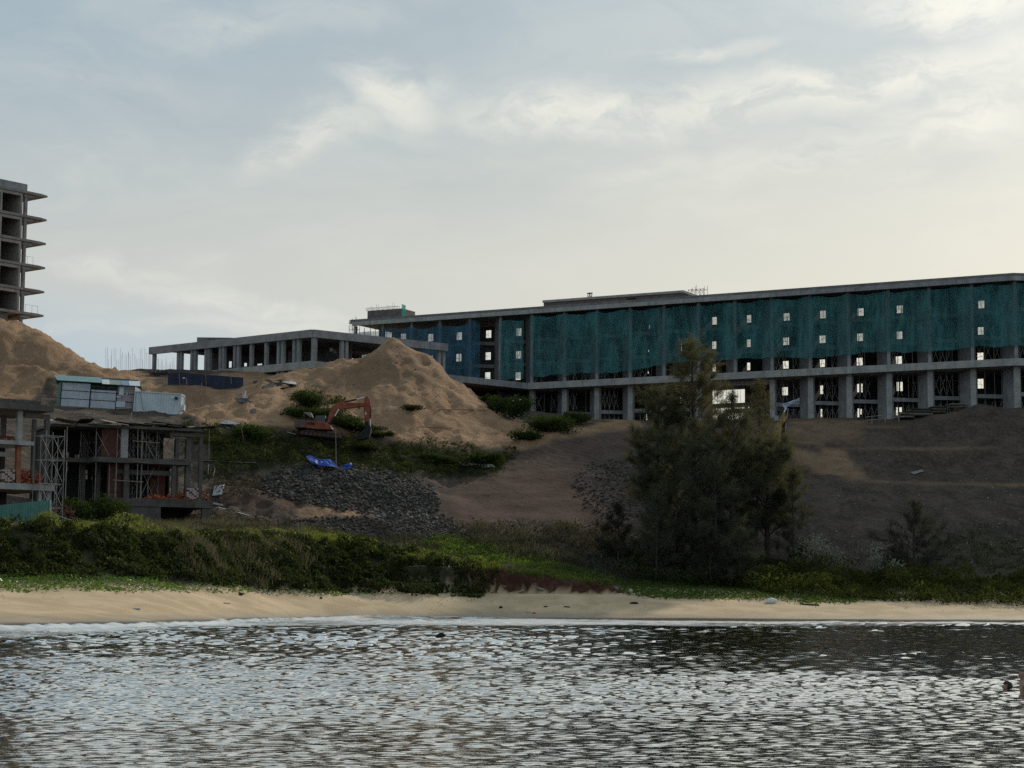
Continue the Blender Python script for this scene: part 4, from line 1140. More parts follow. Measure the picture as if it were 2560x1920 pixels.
for k in range(46):                                   # timber and steel props under each floor
    px = rg.choice((rg.uniform(320, 440), rg.uniform(330, 500), rg.uniform(150, 300))); d = rg.uniform(.3, 6)
    for (za, zb) in ((z0, zm - .5), (zm, zr - .25)):
        if px > 440 and za == zm and rg.random() < .5: continue
        if px < 270 and za == z0: za = z0 - 2
        if rg.random() < .75:
            c = q2(k2_(px), d); mb.tube(P3(c, za), P3(c + T2 * rg.uniform(-.1, .1), zb), rg.uniform(.025, .05), n=4)
            if rg.random() < .55: c2 = c + T2 * 1.3; br2.tube(P3(c, za + .2), P3(c2, zb - .4), .02, n=3); br2.tube(P3(c2, za + .2), P3(c, zb - .4), .02, n=3)
stuff(mb.build('props', STEEL, v2)); stuff(br2.build('brace', STEEL, v2))
for k, (px0, px1, py_) in enumerate(((330, 398, 1102), (425, 465, 1092), (420, 465, 1145), (285, 360, 1200), (330, 365, 1153))):
    mb = MB(); c0, c1 = q2(k2_(px0), .1), q2(k2_(px1), .1); zz = P(px0, py_, c0[1])[2]
    mb.beam(P3(c0, zz), P3(c1, zz - .1), .12, .08); mb.build('plank', TIMBER, v2)
# ragged sheets thrown over the roof
for k in range(16):
    s_ = k2_(130) + (k2_(508) - k2_(130)) * (k + rg.uniform(-.3, .3)) / 15; d = rg.uniform(-.6, 1.2)
    c = P3(q2(s_, d), zr + .10 + .045 * (k % 4) + rg.uniform(0, .12)); wd = rg.uniform(1.2, 2.6)
    t3 = np.append(T2, rg.uniform(-.14, .1)); t3 /= np.linalg.norm(t3)
    up = np.cross(t3, np.append(N2, rg.uniform(-.2, .3))); up /= np.linalg.norm(up)
    n3 = np.cross(up, t3)
    mb = MB(); mb.box(c, (wd, rg.uniform(1.0, 2.2), .05), (t3, n3, up)); mb.build('roof_sheet', rg.choice((TIMBER, SHEETB, VCON, BLACKD)), v2)

A1, B1 = P(-70, 1100, 163.5)[:2], P(126, 1100, 168)[:2]
T1, N1, L1 = villa_frame(A1, B1, 9); q1 = lv(A1, T1, N1); k1_ = lambda px: pk(A1, T1, px)
v1 = empty('villa_shell', P3(A1, 8.0), 'half-built villa cut off by the left edge, with scaffold tower and white wrapped bricks', 'house')
za, zb, zc = 11.45, 15.1, 18.35
boxp('base_slab', q1, CONC_L, v1, za - .55, za, 0, k1_(138), 0, 8)
boxp('base_wall', q1, VDRK, v1, 6, za - .552, 0, k1_(80), 5, 5.3)
boxp('base_column', q1, CONC_L, v1, 6, za - .552, k1_(103), k1_(110), .2, .6)
boxp('base_column', q1, CONC_L, v1, 6, za - .552, k1_(126), k1_(134), .4, .8)
boxp('floor_slab', q1, CONC_L, v1, zb - .35, zb, 0, k1_(81), -.3, 8)
boxp('roof_slab', q1, VCON, v1, zc - .55, zc, 0, k1_(124), -.6, 8)
boxp('roof_slab', q1, VCON, v1, zc + .02, zc + .35, 0, k1_(95), -.2, 7)
boxp('edge_beam', q1, VCON, v1, zc - 1.15, zc - .75, k1_(62), k1_(125), .2, .5)
boxp('lintel', q1, CONC_L, v1, zb - 1.35, zb - .95, 0, k1_(45), .8, 1.1)
for px, w_, lo, hi, d, m_ in ((50, .42, zb, zc - .55, .2, CONC_L), (50, .42, za, zb - .35, .2, mat('column_brick_orange', (.27, .11, .06), .9)), (66, .3, za, zc - 1.2, 1.6, VCON), (92, .32, za, zc - 1.2, .6, VCON), (120, .4, za, zc - 1.16, .25, VCON), (10, .4, zb, zc - .55, 3, VCON), (80, .4, za, zc - .6, 6, VCON)):
    k = k1_(px); boxp('column', q1, m_, v1, lo + .003, hi - .003, k - w_ / 2, k + w_ / 2, d, d + w_)
boxp('rear_wall', q1, VDRK, v1, za, zb - .36, 0, k1_(60), 4, 4.2)
boxp('brick_wall', q1, BRICKC, v1, zb + .003, zb + .5, 0, k1_(48), 1.2, 1.4)
boxp('brick_wall', q1, BRICKC, v1, za + .003, zb - .36, 0, k1_(8), 1.2, 1.4)
frame_scaffold('tower_scaffold', q1(k1_(82), -1.5), q1(k1_(141), -1.5), za - 4.2, zb + .5, 2, 4, 'steel tube scaffold tower leaning on the leftmost villa', depth=1.3, r=.032, m_=mat('scaffold_galvanised', (.20, .195, .19), .6))

# wrapped brick pallets and loose brick heaps
WRAP = mat('brick_wrap', (.42, .33, .31), .7, .2, 2.0)
def pallet(c, T, wd, ht, label, m_=WRAP):
    r_ = empty('brick_pallet', c, label, 'bricks', 'pallets of bricks on the villas')
    t3 = np.append(T, 0); n3 = np.array([-T[1], T[0], 0]); z3 = np.array([0, 0, 1.0])
    mb = MB()
    for d in (-.4, 0, .4): mb.box(c + t3 * d * wd + z3 * .06, (.1, wd * .95, .12), (t3, n3, z3))
    mb.build('pallet_base', TIMBER, r_)
    nl = 6
    for k in range(nl):
        h_ = (ht - .12) / nl
        nb = 5
        for j in range(nb):
            off = (j + .5) / nb - .5
            mb = MB(); mb.box(c + t3 * (off * wd + .02 * ((k * 3 + j) % 3 - 1)) + z3 * (.12 + h_ * (k + .5)), (wd / nb - .015, wd * .9 + .04 * ((k + j) % 2), h_ - .012), (t3, n3, z3))
            mb.build('brick_stack', (m_ if (k + j) % 4 else BRICKC) if m_ is WRAP else (m_ if (k * 2 + j) % 5 else WRAP), r_)
    return r_
def at_slab(q, kf, px, d, z): return P3(q(kf(px), d), z)
pallet(at_slab(q2, k2_, 487, .9, z0), T2, 1.25, 1.2, 'pale wrapped brick stack near the right corner of the two-storey villa')
pallet(at_slab(q2, k2_, 516, .8, z0), T2, .95, .9, 'smaller orange brick stack at the far right corner of the villa slab', BRICKO)
pallet(at_slab(q1, k1_, 24, .6, za), T1, 1.15, 1.15, 'white wrapped brick stack on the leftmost villa beside the orange column')
def heap(c, T, wx, wy, h_, n, label, m_, sz=(.2, .1, .09), seed=0):
    r_ = random.Random(seed); mb = MB()
    for _ in range(n):
        x, y = r_.gauss(0, .36), r_.gauss(0, .36)
        e = max(0, 1 - (x * x + y * y) * 2.2)
        p = c + np.array([T[0] * x * wx - T[1] * y * wy, T[1] * x * wx + T[0] * y * wy, r_.random() * h_ * e + .04])
        A = np.array(Matrix.Rotation(r_.uniform(0, 6), 3, (r_.random() - .5, r_.random() - .5, r_.random() - .5)))
        mb.box(p, sz, A)
    return stuff(mb.build('brick_heap', m_, None), label, 'bricks')
heap(at_slab(q2, k2_, 455, .9, z0), T2, 2.6, 1.2, .75, 260, 'loose orange brick heap left of the wrapped stack on the villa slab', BRICKO, seed=1)
heap(at_slab(q2, k2_, 398, .9, z0), T2, 2.0, 1.2, .45, 160, 'low red brick heap in the middle of the villa slab', BRICKO, seed=2)
heap(at_slab(q1, k1_, 76, 1.2, za), T1, 2.2, 1.5, 1.25, 260, 'orange brick heap behind the scaffold tower on the leftmost villa', BRICKO, seed=3)
heap(at_slab(q1, k1_, 104, 1.4, za), T1, 1.7, 1.4, 1.2, 200, 'orange brick heap in the corner of the leftmost villa slab', BRICKO, seed=4)
heap(at_slab(q1, k1_, 35, 1.5, zb), T1, 2.2, 1.2, .4, 120, 'red brick heap on the upper floor of the leftmost villa', BRICKO, seed=5)
heap(on_ground(152, 172), T1, 3.0, 2.5, 1.8, 420, 'dark red brick heap on the ground between the two villas', BRICKC, seed=6)
# green sheet fence low on the left, with its lean-to edge
fn_ = empty('green_fence', on_ground(60, 160), 'tall green sheet metal fence at the left edge above the bank', 'fence')
edge = [(-60, 1268), (0, 1263), (60, 1256), (126, 1250)]
for (a, b) in zip(edge[:-1], edge[1:]):
    n = 3
    for k in range(n):
        x0, x1 = a[0] + (b[0] - a[0]) * k / n, a[0] + (b[0] - a[0]) * (k + 1) / n; y0_, y1_ = a[1] + (b[1] - a[1]) * k / n, a[1] + (b[1] - a[1]) * (k + 1) / n
        t0, t1 = P(x0, y0_, 160), P(x1 - .15, y1_, 160); b0, b1 = P(x0, 1330, 160), P(x1 - .15, 1330, 160)
        mb = MB(); o_ = b0; w_ = np.linalg.norm((b1 - b0)[:2])
        nr_ = 7
        for j in range(nr_):
            f0, f1 = j / nr_, (j + 1) / nr_
            dd = np.array([0, .03 * (j % 2), 0])
            mb.prism([b0 + (b1 - b0) * f0 + dd, b0 + (b1 - b0) * f1 + dd, t0 + (t1 - t0) * f1 + dd, t0 + (t1 - t0) * f0 + dd], (0, .05, 0))
        mb.build('sheet', GREENM, fn_)
mb = MB(); mb.beam(P(126.5, 1250, 160), P(125, 1328, 160), .09, .09); mb.build('end_post', mat('post_pale_green', (.3, .38, .34), .6), fn_)
mb = MB(); mb.beam(P(126, 1283, 160), P(177, 1301, 161), .3, .07); mb.tube(P(126, 1305, 160), P(150, 1292, 160.5), .03, n=4); mb.build('lean_to_rail', mat('rail_pale', (.36, .44, .42), .5), fn_)
# ---------------------------------------------------------------- planting tools
def unit(v): return v / (np.linalg.norm(v, axis=-1, keepdims=True) + 1e-9)
def sample(poly, dens, soft=8, wob=30, seed=0, ymax=275):
    """random ground points inside a photo-traced patch of ground, dens per square metre"""
    r = np.random.default_rng(seed)
    pr = sstep(polysd(TPX, TPY, poly) + nz1 * wob + nz2 * wob * .4, -soft, soft) * (GY < ymax) * (GY > 113) * (GY < 275.5) * (np.abs(GX - 4) < 77.5)
    lam = pr * dens * .168
    n = r.poisson(lam)
    jj, ii = np.nonzero(n)
    rep = n[jj, ii]
    x = np.repeat(GX[jj, ii], rep) + (r.random(rep.sum()) - .5) * .42
    y = np.repeat(GY[jj, ii], rep) + (r.random(rep.sum()) - .5) * .40
    return x, y, hz(x, y), r

def quads_mesh(name, C, U, V, tint, mat_, label=None, cat=None, parent=None, kind=None):
    n = len(C)
    vv = np.stack([C - U, C + V * .9 - U * .15, C + U, C - V * .9 + U * .1], 1).reshape(-1, 3)
    if parent is not None: vv = vv - wloc(parent)
    me = np_mesh(name, vv, [np.arange(4 * n).reshape(-1, 4)])
    fattr(me, 'tint', tint, 'FACE')
    o = link(name, me, mat_, parent)
    if kind: o['kind'] = kind
    if label: o['label'] = label
    if cat: o['category'] = cat
    return o
def tris_mesh(name, B, D, Wd, tint, mat_, parent=None, kind=None):
    """blades: base B, tip B+D, width vector Wd"""
    n = len(B)
    vv = np.stack([B - Wd, B + Wd, B + D], 1).reshape(-1, 3)
    if parent is not None: vv = vv - wloc(parent)
    me = np_mesh(name, vv, [np.arange(3 * n).reshape(-1, 3)])
    fattr(me, 'tint', tint, 'FACE')
    o = link(name, me, mat_, parent)
    if kind: o['kind'] = kind
    return o
def leaf_stuff(name, polys, dens, hmin, hmax, size, mat_, nscale=2.5, flat=.0, seed=0, wob=30, soft=8, ymax=275, gap=0.0):
    C, U, V, T = [], [], [], []
    for k, poly in enumerate(polys):
        x, y, z, r = sample(poly, dens, soft, wob, seed + k, ymax)
        kp = fbm(x / 1.2 + 31, y / 1.2, 3) > gap
        x, y, z = x[kp], y[kp], z[kp]
        n = len(x)
        hh = hmin + (hmax - hmin) * sstep(fbm(x / nscale + seed, y / nscale, 3), .3, .68)
        f = r.random(n) ** .6
        C.append(np.stack([x, y, z + hh * f], -1))
        u = unit(r.normal(size=(n, 3)) * [1, 1, 1 - flat]); w_ = unit(np.cross(u, r.normal(size=(n, 3)) * [1, 1, 1 - flat] + [0, 0, .3]))
        s_ = size * r.uniform(.45, 1.0, (n, 1)) * (1 + .9 * (r.random((n, 1)) < .12))
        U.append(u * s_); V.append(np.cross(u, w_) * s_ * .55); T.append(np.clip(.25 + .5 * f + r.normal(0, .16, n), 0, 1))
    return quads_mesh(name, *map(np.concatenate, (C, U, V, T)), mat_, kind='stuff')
def grass_stuff(name, polys, dens, hmin, hmax, wd, mat_, seed=0, wob=30, soft=8, clump=1.2, lean=.35, ymax=275):
    B, D, W_, T = [], [], [], []
    for k, poly in enumerate(polys):
        x, y, z, r = sample(poly, dens, soft, wob, seed + k, ymax)
        keep = r.random(len(x)) < sstep(fbm(x / clump + seed, y / clump, 2), .34, .56)
        x, y, z = x[keep], y[keep], z[keep]; n = len(x)
        h_ = (hmin + (hmax - hmin) * fbm(x / 3 + 9, y / 3, 2)) * r.uniform(.5, 1.25, n)
        d = np.stack([r.normal(0, lean, n), r.normal(0, lean, n), np.ones(n)], -1) * h_[:, None]
        a = r.random(n) * 3.14
        B.append(np.stack([x, y, z - .03], -1)); D.append(d); W_.append(np.stack([np.cos(a), np.sin(a) * .5, a * 0], -1) * wd * r.uniform(.6, 1.4, (n, 1))); T.append(r.random(n))
    return tris_mesh(name, *map(np.concatenate, (B, D, W_, T)), mat_, kind='stuff')

L_VINE = leafmat('vine_leaf', (.035, .075, .012), (.095, .175, .026), .4, .30, .42)
L_BANK = leafmat('bank_leaf', (.010, .016, .006), (.042, .054, .017), .38, .06, .6)
L_YEL = leafmat('sunny_grass', (.055, .078, .018), (.155, .180, .048), .5, .1)  # sunlight on the bank crest put into a brighter leaf colour
L_DRY = leafmat('dry_grass', (.062, .059, .046), (.130, .122, .096), .4)
L_MID = leafmat('slope_grass', (.017, .023, .010), (.050, .058, .024), .38)
L_LAWN = leafmat('lawn_grass', (.034, .066, .015), (.085, .135, .032), .48)
L_HEDGE = leafmat('hedge_leaf', (.022, .030, .009), (.060, .072, .022), .4)
L_BUSH = leafmat('bush_leaf', (.017, .030, .012), (.050, .072, .026), .35)
L_PALE = leafmat('pale_shrub', (.13, .14, .12), (.30, .31, .27), .35)
L_CAS = leafmat('casuarina_needle', (.040, .045, .034), (.098, .102, .072), .4)
L_CASB = leafmat('casuarina_brownish', (.056, .056, .040), (.125, .118, .078), .4)
L_BRUSH = leafmat('brush_twig', (.028, .028, .022), (.068, .066, .052), .3)
BARK = mat('bark', (.060, .050, .042), .95, .3, 3.0, .5, 8)

VINE = [[(-160,1427),(150,1432),(300,1440),(600,1463),(900,1476),(1000,1484),(900,1490),(500,1481),(-160,1475)]]
stuff(leaf_stuff('beach_vine', VINE, 42, .03, .22, .13, L_VINE, 1.5, .45, 1, wob=14, soft=5), 'bright green creeping beach vine carpeting the top of the sand at left', 'ground cover')
BANK = [[(-160,1312),(130,1326),(300,1330),(480,1348),(700,1352),(840,1358),(1000,1378),(1160,1418),(1262,1440),(1200,1492),(950,1486),(700,1476),(300,1442),(-160,1430)]]
stuff(leaf_stuff('bank_scrub', BANK, 170, .1, 1.0, .17, L_BANK, 1.3, 0, 2, wob=12, soft=6, gap=.36), 'dense dark scrub and creepers covering the sea bank on the left', 'scrub')
stuff(leaf_stuff('bank_creeper', [[(-160,1330),(200,1330),(500,1350),(800,1370),(1100,1415),(1240,1445),(1240,1490),(900,1475),(300,1430),(-160,1420)]], 12, .4, .9, .13, L_BUSH, 1.6, .2, 12, wob=160, soft=8), 'patches of brighter green creeper hanging on the sea bank', 'creeper')
TOPG = [[(-160,1302),(140,1318),(320,1318),(520,1335),(700,1330),(860,1340),(880,1362),(700,1356),(480,1350),(300,1330),(-160,1318)],
        [(830,1345),(1000,1372),(1180,1404),(1330,1428),(1540,1454),(1548,1462),(1300,1438),(1150,1416),(960,1396),(830,1368)]]
stuff(grass_stuff('bank_grass', TOPG, 120, .3, .85, .030, L_YEL, 3, wob=10, soft=5), 'sunlit yellow-green grass along the crest of the sea bank', 'grass')
stuff(leaf_stuff('bank_crest_leaves', TOPG, 55, .1, .55, .13, L_YEL, 1.4, .3, 33, wob=10, soft=5), 'sunlit leaves along the crest of the sea bank', 'ground cover')
RIDGE = [[(1060,1352),(1130,1340),(1300,1372),(1420,1412),(1545,1450),(1545,1458),(1400,1440),(1250,1412),(1100,1385)]]
stuff(leaf_stuff('ridge_cover', RIDGE, 60, .05, .5, .14, L_LAWN, 1.8, .35, 4, wob=24), 'green ground cover on the low ridge below the dirt road', 'ground cover')
stuff(grass_stuff('ridge_grass', RIDGE, 40, .2, .5, .03, L_YEL, 44, wob=24), 'tufts of pale grass on the low ridge below the dirt road', 'grass')
DRY = [[(380,1350),(700,1352),(760,1440),(700,1465),(420,1430)], [(330,1296),(520,1310),(760,1336),(800,1400),(700,1440),(560,1400),(420,1345)], [(1180,1322),(1560,1332),(1640,1420),(1500,1440),(1330,1390),(1200,1360)]]
stuff(grass_stuff('dry_grass', DRY, 60, .5, 1.25, .028, L_DRY, 5, wob=60, soft=14), 'tall dry grey-brown grass tufts on the bank and below the road', 'grass')
stuff(leaf_stuff('dark_brush', [[(1120,1335),(1560,1330),(1700,1400),(1680,1460),(1540,1450),(1380,1405),(1180,1365)]], 55, .3, 1.5, .15, L_BRUSH, 2.4, 0, 6, wob=30, soft=10), 'dark grey brushwood between the low ridge and the casuarinas', 'scrub')
MIDG = [[(525,1078),(700,1080),(860,1096),(960,1110),(1290,1132),(1268,1180),(1120,1196),(960,1182),(880,1166),(760,1150),(620,1170),(520,1180)], [(460,1060),(560,1075),(560,1110),(470,1100)]]
stuff(grass_stuff('slope_grass', MIDG, 75, .2, .6, .035, L_MID, 7, wob=36, soft=12), 'dark rough grass on the slope below the red excavator', 'grass')
stuff(leaf_stuff('slope_weeds', MIDG, 34, .1, .75, .17, L_MID, 2.4, .1, 8, wob=50, soft=12), 'low dark weeds on the slope below the red excavator', 'weeds')
stuff(leaf_stuff('ledge_weeds', [[(480,1290),(720,1300),(740,1335),(1150,1345),(1100,1368),(900,1350),(600,1340),(470,1320)], [(520,1180),(640,1170),(660,1230),(540,1260)]], 30, .1, .7, .15, L_BRUSH, 2, 0, 9, wob=40), 'dark weeds at the foot of the rubble ledges', 'weeds')
stuff(leaf_stuff('lawn', [[(1548,1452),(1700,1454),(1960,1470),(2200,1500),(2100,1510),(1900,1500),(1600,1492),(1552,1482)]], 60, .03, .2, .13, L_LAWN, 1.5, .4, 10, wob=14), 'low bright green ground cover on the flat behind the beach at right', 'ground cover')
stuff(leaf_stuff('hedge_scrub', [[(1800,1452),(1980,1446),(2080,1440),(2240,1438),(2340,1450),(2720,1450),(2720,1516),(2420,1512),(2150,1500),(1900,1488)]], 70, .5, 2.3, .17, L_HEDGE, 3.2, 0, 11, wob=14), 'olive green scrub band behind the beach at the far right', 'scrub')
stuff(grass_stuff('toe_grass', [[(2250,1340),(2720,1310),(2720,1450),(2200,1440)], [(2000,1380),(2250,1380),(2250,1440),(1980,1440)]], 26, .2, .5, .04, L_MID, 13, wob=90, soft=30), 'sparse grass on the foot of the dark slope at far right', 'grass')
stuff(leaf_stuff('tree_foot_scrub', [[(1560,1420),(1700,1400),(2000,1410),(2020,1450),(1850,1470),(1560,1455)]], 60, .3, 1.5, .16, L_BUSH, 2.5, 0, 14, wob=24), 'dark scrub around the foot of the casuarinas', 'scrub')
stuff(leaf_stuff('sand_weeds', [[(735,985),(790,980),(840,1010),(900,1040),(880,1075),(790,1070),(740,1050)]], 20, .1, .5, .15, L_MID, 1.6, .1, 15, wob=60), 'grey-green weeds creeping up the sand behind the red excavator', 'weeds')

# ---------------------------------------------------------------- single bushes
def bush(px, Y, w_, h_, mat_, label, n=2600, leaf=.15, seed=0, name='bush', group=None, cat='bush', sink=.15):
    r = np.random.default_rng(seed + 100)
    c = on_ground(px, Y, -sink) if Y < 1000 else ground_at(px, Y - 1000, -sink)
    root = empty(name, c, label, cat, group)
    lobes = [(r.normal(0, .27, 3) * [w_, w_ * .8, 0] + [0, 0, h_ * r.uniform(.3, .68)], r.uniform(.24, .42)) for _ in range(11)]
    C, nn = [], n // len(lobes)
    for (o_, s_) in lobes:
        d = unit(r.normal(size=(nn, 3))) * (r.random((nn, 1)) ** .4)
        C.append(c + o_ + d * np.array([w_ * s_, w_ * s_ * .9, h_ * s_]) )
    C = np.concatenate(C); C = C[C[:, 2] > hz(C[:, 0], C[:, 1]) - .05]
    k = len(C)
    u = unit(r.normal(size=(k, 3))); v = unit(np.cross(u, r.normal(size=(k, 3))))
    s_ = leaf * r.uniform(.6, 1.4, (k, 1))
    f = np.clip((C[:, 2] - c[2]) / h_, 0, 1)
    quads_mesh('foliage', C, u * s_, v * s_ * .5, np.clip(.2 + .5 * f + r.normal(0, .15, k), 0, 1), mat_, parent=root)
    mb = MB()
    for (o_, s_) in lobes[:7]: mb.path([c, c + o_ * [.4, .4, .5], c + o_], [.05, .035, .015], 5)
    mb.build('stem', BARK, root)
    return root
bush(238, 178, 4.6, 3.4, L_BUSH, 'dark green spreading bush in front of the gap between the villas', 5200, .14, 1)
bush(318, 172, 2.4, 1.6, L_YEL, 'small yellow-green bush on the bank crest below the villa', 1500, .12, 2)
bush(118, 158, 1.8, 1.6, L_YEL, 'yellow-green bush on the bank crest in front of the green fence', 1300, .12, 22)
bush(1271, 2043, 4.2, 3.0, L_BUSH, 'green bush on the sand just below the dark truck', 3400, .16, 3)
bush(1365, 2082, 5.4, 2.5, L_BUSH, 'wide green bush above the small soil tips beside the road', 3600, .16, 4)
bush(1442, 2062, 3.2, 2.0, L_BUSH, 'round green bush at the foot of the hotel columns', 2200, .15, 5)
bush(1322, 2100, 3.0, 1.6, L_BUSH, 'low dark bush at the left foot of the soil tips', 1700, .15, 6)
bush(1215, 2005, 2.6, 1.2, L_MID, 'grey-green scrub on the right flank of the big sand heap', 1200, .14, 7)
bush(770, 2024, 4.6, 2.6, L_BUSH, 'green scrub patch on the sand up behind the excavator cab', 2600, .16, 8)
bush(812, 2052, 4.2, 1.8, L_BUSH, 'green scrub patch on the sand just above the excavator body', 2200, .16, 9)
bush(865, 2073, 4.4, 1.9, L_BUSH, 'green scrub under the raised excavator boom', 2400, .16, 10)
bush(905, 2080, 3.4, 1.4, L_BUSH, 'green scrub right behind the excavator bucket', 1700, .16, 11)
bush(733, 2043, 3.0, 1.2, L_BUSH, 'low green scrub left of the excavator body', 1400, .15, 12)
bush(962, 2094, 1.5, 1.0, L_MID, 'small round grey-green tuft right of the excavator bucket', 800, .12, 13)
bush(936, 2094, 1.4, 1.0, L_MID, 'small dark tuft touching the excavator bucket', 800, .12, 14)
bush(1028, 2026, 3.0, .7, L_MID, 'flat grey-green tuft halfway up the big sand heap', 900, .13, 15)
bush(1210, 2165, 3.6, 2.0, L_BUSH, 'green bush where the grass slope meets the dirt road', 2200, .16, 16)
bush(1090, 2160, 3.8, 1.7, L_BUSH, 'dark green bush in the rough grass right of the blue tarpaulin', 2200, .16, 17)
bush(640, 2100, 4.0, 2.0, L_BUSH, 'dark green bush at the left end of the rough grass slope', 2400, .16, 18)
bush(905, 2128, 2.8, 1.3, L_MID, 'low bush in the grass below the excavator bucket', 1500, .15, 19)
bush(2052, 197, 3.6, 4.0, L_PALE, 'pale dry shrub right of the casuarinas', 1500, .13, 20, 'dry_shrub')
bush(2200, 196, 2.4, 3.6, L_PALE, 'tall pale flowering shrub behind the olive scrub band', 700, .14, 21, 'dry_shrub')
bush(2236, 194, 2.2, 2.6, L_PALE, 'short pale shrub with upright leaves behind the olive scrub band', 800, .14, 23, 'dry_shrub')

# ---------------------------------------------------------------- casuarina trees
def casuarina(px, Y, topy, env, label, n=42000, seed=0, mat_=None, dense=1.0, trunk=.32, lean=0.0, young=False, low=.12):
    """env: (photo row, crown half width in photo pixels)"""
    r = np.random.default_rng(seed + 500)
    b = on_ground(px, Y, -.3); t = P(px + lean, topy, Y); Hh = t[2] - b[2]
    mpp = Y / F
    es = sorted([((P(px, y_, Y)[2] - b[2]) / Hh, w_ * mpp) for (y_, w_) in env])
    ef, ew = zip(*es)
    root = empty('young_casuarina' if young else 'casuarina_tree', b, label, 'tree', 'casuarina trees behind the beach')
    sway = lambda f: np.array([math.sin(f * 3 + seed) * .25, math.cos(f * 2.3 + seed) * .25, 0]) * Hh * .03
    tp = [b + (t - b) * f + sway(f) - sway(0) for f in np.linspace(0, 1, 14)]
    MB().path(tp, [trunk * (1 - .93 * f) + .012 for f in np.linspace(0, 1, 14)], 8).build('trunk', BARK, root, smooth=True)
    nb = int(22 + Hh * 2.6)
    CC, DD = [], []
    limb = MB()
    for k in range(nb):
        f = low + (1 - low) * ((k + r.random()) / nb) ** .92
        f = min(f, .985)
        R = max(.15, np.interp(f, ef, ew)) * r.uniform(.55, 1.35)
        az_ = k * 2.4 + r.normal(0, .8)
        out = np.array([math.cos(az_), math.sin(az_), 0])
        up = r.uniform(.5, 1.2) + .45 * f
        st = b + (t - b) * max(f - .35 * R / Hh, .03) + sway(f) - sway(0)
        pts = [st + out * R * s_ + np.array([0, 0, R * (up * s_ - .34 * s_ * s_)]) + r.normal(0, .06, 3) * R * s_ for s_ in (0, .35, .7, 1.0)]
        rb = trunk * .32 * (1 - .7 * f)
        limb.path(pts, [rb, rb * .7, rb * .4, .01], 5)
        m_ = max(3, int(R * 5 * dense))
        for j in range(m_):
            s_ = .22 + .78 * ((j + r.random()) / m_) ** .6
            i = min(2, int(s_ * 3)); q = pts[i] + (pts[i + 1] - pts[i]) * min(1, s_ * 3 - i)
            CC.append(q + r.normal(0, .16, 3) * (.4 + R * .14)); DD.append(unit(out * .55 + np.array([0, 0, .45]) + r.normal(0, .45, 3)))
    for j in range(10): CC.append(t - np.array([0, 0, j * Hh * .012])); DD.append(np.array([0, 0, 1.0]))
    limb.build('limb', BARK, root, smooth=True)
    CC, DD = np.array(CC), np.array(DD)
    idx = r.integers(0, len(CC), n)
    ax = DD[idx]
    s_ = r.random((n, 1))
    ln = r.uniform(.4, 1.0, (n, 1)) * (.80 if not young else .5)
    base = CC[idx] + ax * s_ * ln * 1.3 + r.normal(0, .10, (n, 3))
    d = unit(ax * .7 + r.normal(0, .55, (n, 3)) + [0, 0, -.12]) * ln
    d[:, 2] -= .10 * ln[:, 0]
    wv = unit(np.cross(d, r.normal(size=(n, 3)))) * r.uniform(.008, .022, (n, 1))
    tris_mesh('crown', base, d, wv, np.clip(r.random(n) * .6 + .4 * r.random(len(CC))[idx], 0, 1), mat_ or L_CAS, root)
    return root
casuarina(1735, 204, 862, [(864,16),(880,36),(910,48),(950,56),(1000,60),(1050,84),(1090,112),(1160,128),(1250,130),(1350,118),(1430,80)], 'tallest casuarina, its feathery top rising in front of the green nets', 68000, 1, L_CASB, trunk=.42)
casuarina(1918, 201, 1112, [(1116,18),(1135,48),(1160,74),(1200,88),(1260,84),(1330,66),(1400,50),(1430,35)], 'casuarina with a bare dark trunk below the yellow excavator', 42000, 2, L_CAS, trunk=.34, lean=6, low=.30)
casuarina(1890, 207, 955, [(960,6),(1000,16),(1050,26),(1100,36),(1200,60),(1300,60),(1430,30)], 'thin wispy casuarina between the gateway and the yellow excavator', 15000, 12, L_CASB, trunk=.2, lean=4, low=.15)
casuarina(1648, 203, 985, [(988,14),(1010,32),(1060,48),(1120,58),(1180,64),(1260,58),(1340,52),(1430,36)], 'leftmost tall casuarina at the edge of the dirt road', 42000, 3, L_CAS, trunk=.28)
casuarina(1832, 199, 990, [(994,8),(1020,20),(1050,34),(1085,58),(1120,80),(1180,92),(1270,95),(1370,84),(1430,50)], 'casuarina whose top stands against the bright gateway', 38000, 4, L_CAS, trunk=.3)
casuarina(1690, 198, 1090, [(1095,16),(1130,44),(1200,70),(1300,82),(1400,76),(1440,50)], 'bushy casuarina low in the left half of the grove', 24000, 13, L_CAS, trunk=.2, low=.06)
casuarina(1790, 195, 1150, [(1155,16),(1190,46),(1260,72),(1350,80),(1420,70),(1445,50)], 'bushy casuarina low in the middle of the grove', 22000, 14, L_CAS, trunk=.2, low=.06)
casuarina(1545, 195, 1270, [(1280,12),(1320,34),(1370,46),(1420,40)], 'small hazy young casuarina left of the tall trees', 12000, 5, L_BRUSH, trunk=.12, young=True, low=.05)
casuarina(1640, 193, 1245, [(1255,14),(1300,38),(1360,54),(1420,56),(1450,40)], 'young casuarina below the leftmost tall tree', 16000, 6, L_CAS, trunk=.13, young=True, low=.05)
casuarina(1775, 190, 1335, [(1342,12),(1380,36),(1420,48),(1460,44)], 'bluish young casuarina in front of the tallest tree', 12000, 7, L_BRUSH, trunk=.1, young=True, low=.04)
casuarina(1850, 190, 1330, [(1338,14),(1380,38),(1430,46),(1462,40)], 'young casuarina right of the bluish one at the edge of the lawn', 12000, 8, L_CAS, trunk=.1, young=True, low=.04)
casuarina(1985, 199, 1180, [(1190,10),(1240,34),(1320,48),(1400,40),(1430,30)], 'slim casuarina at the right edge of the grove', 14000, 9, L_CAS, trunk=.14, young=True, low=.1)
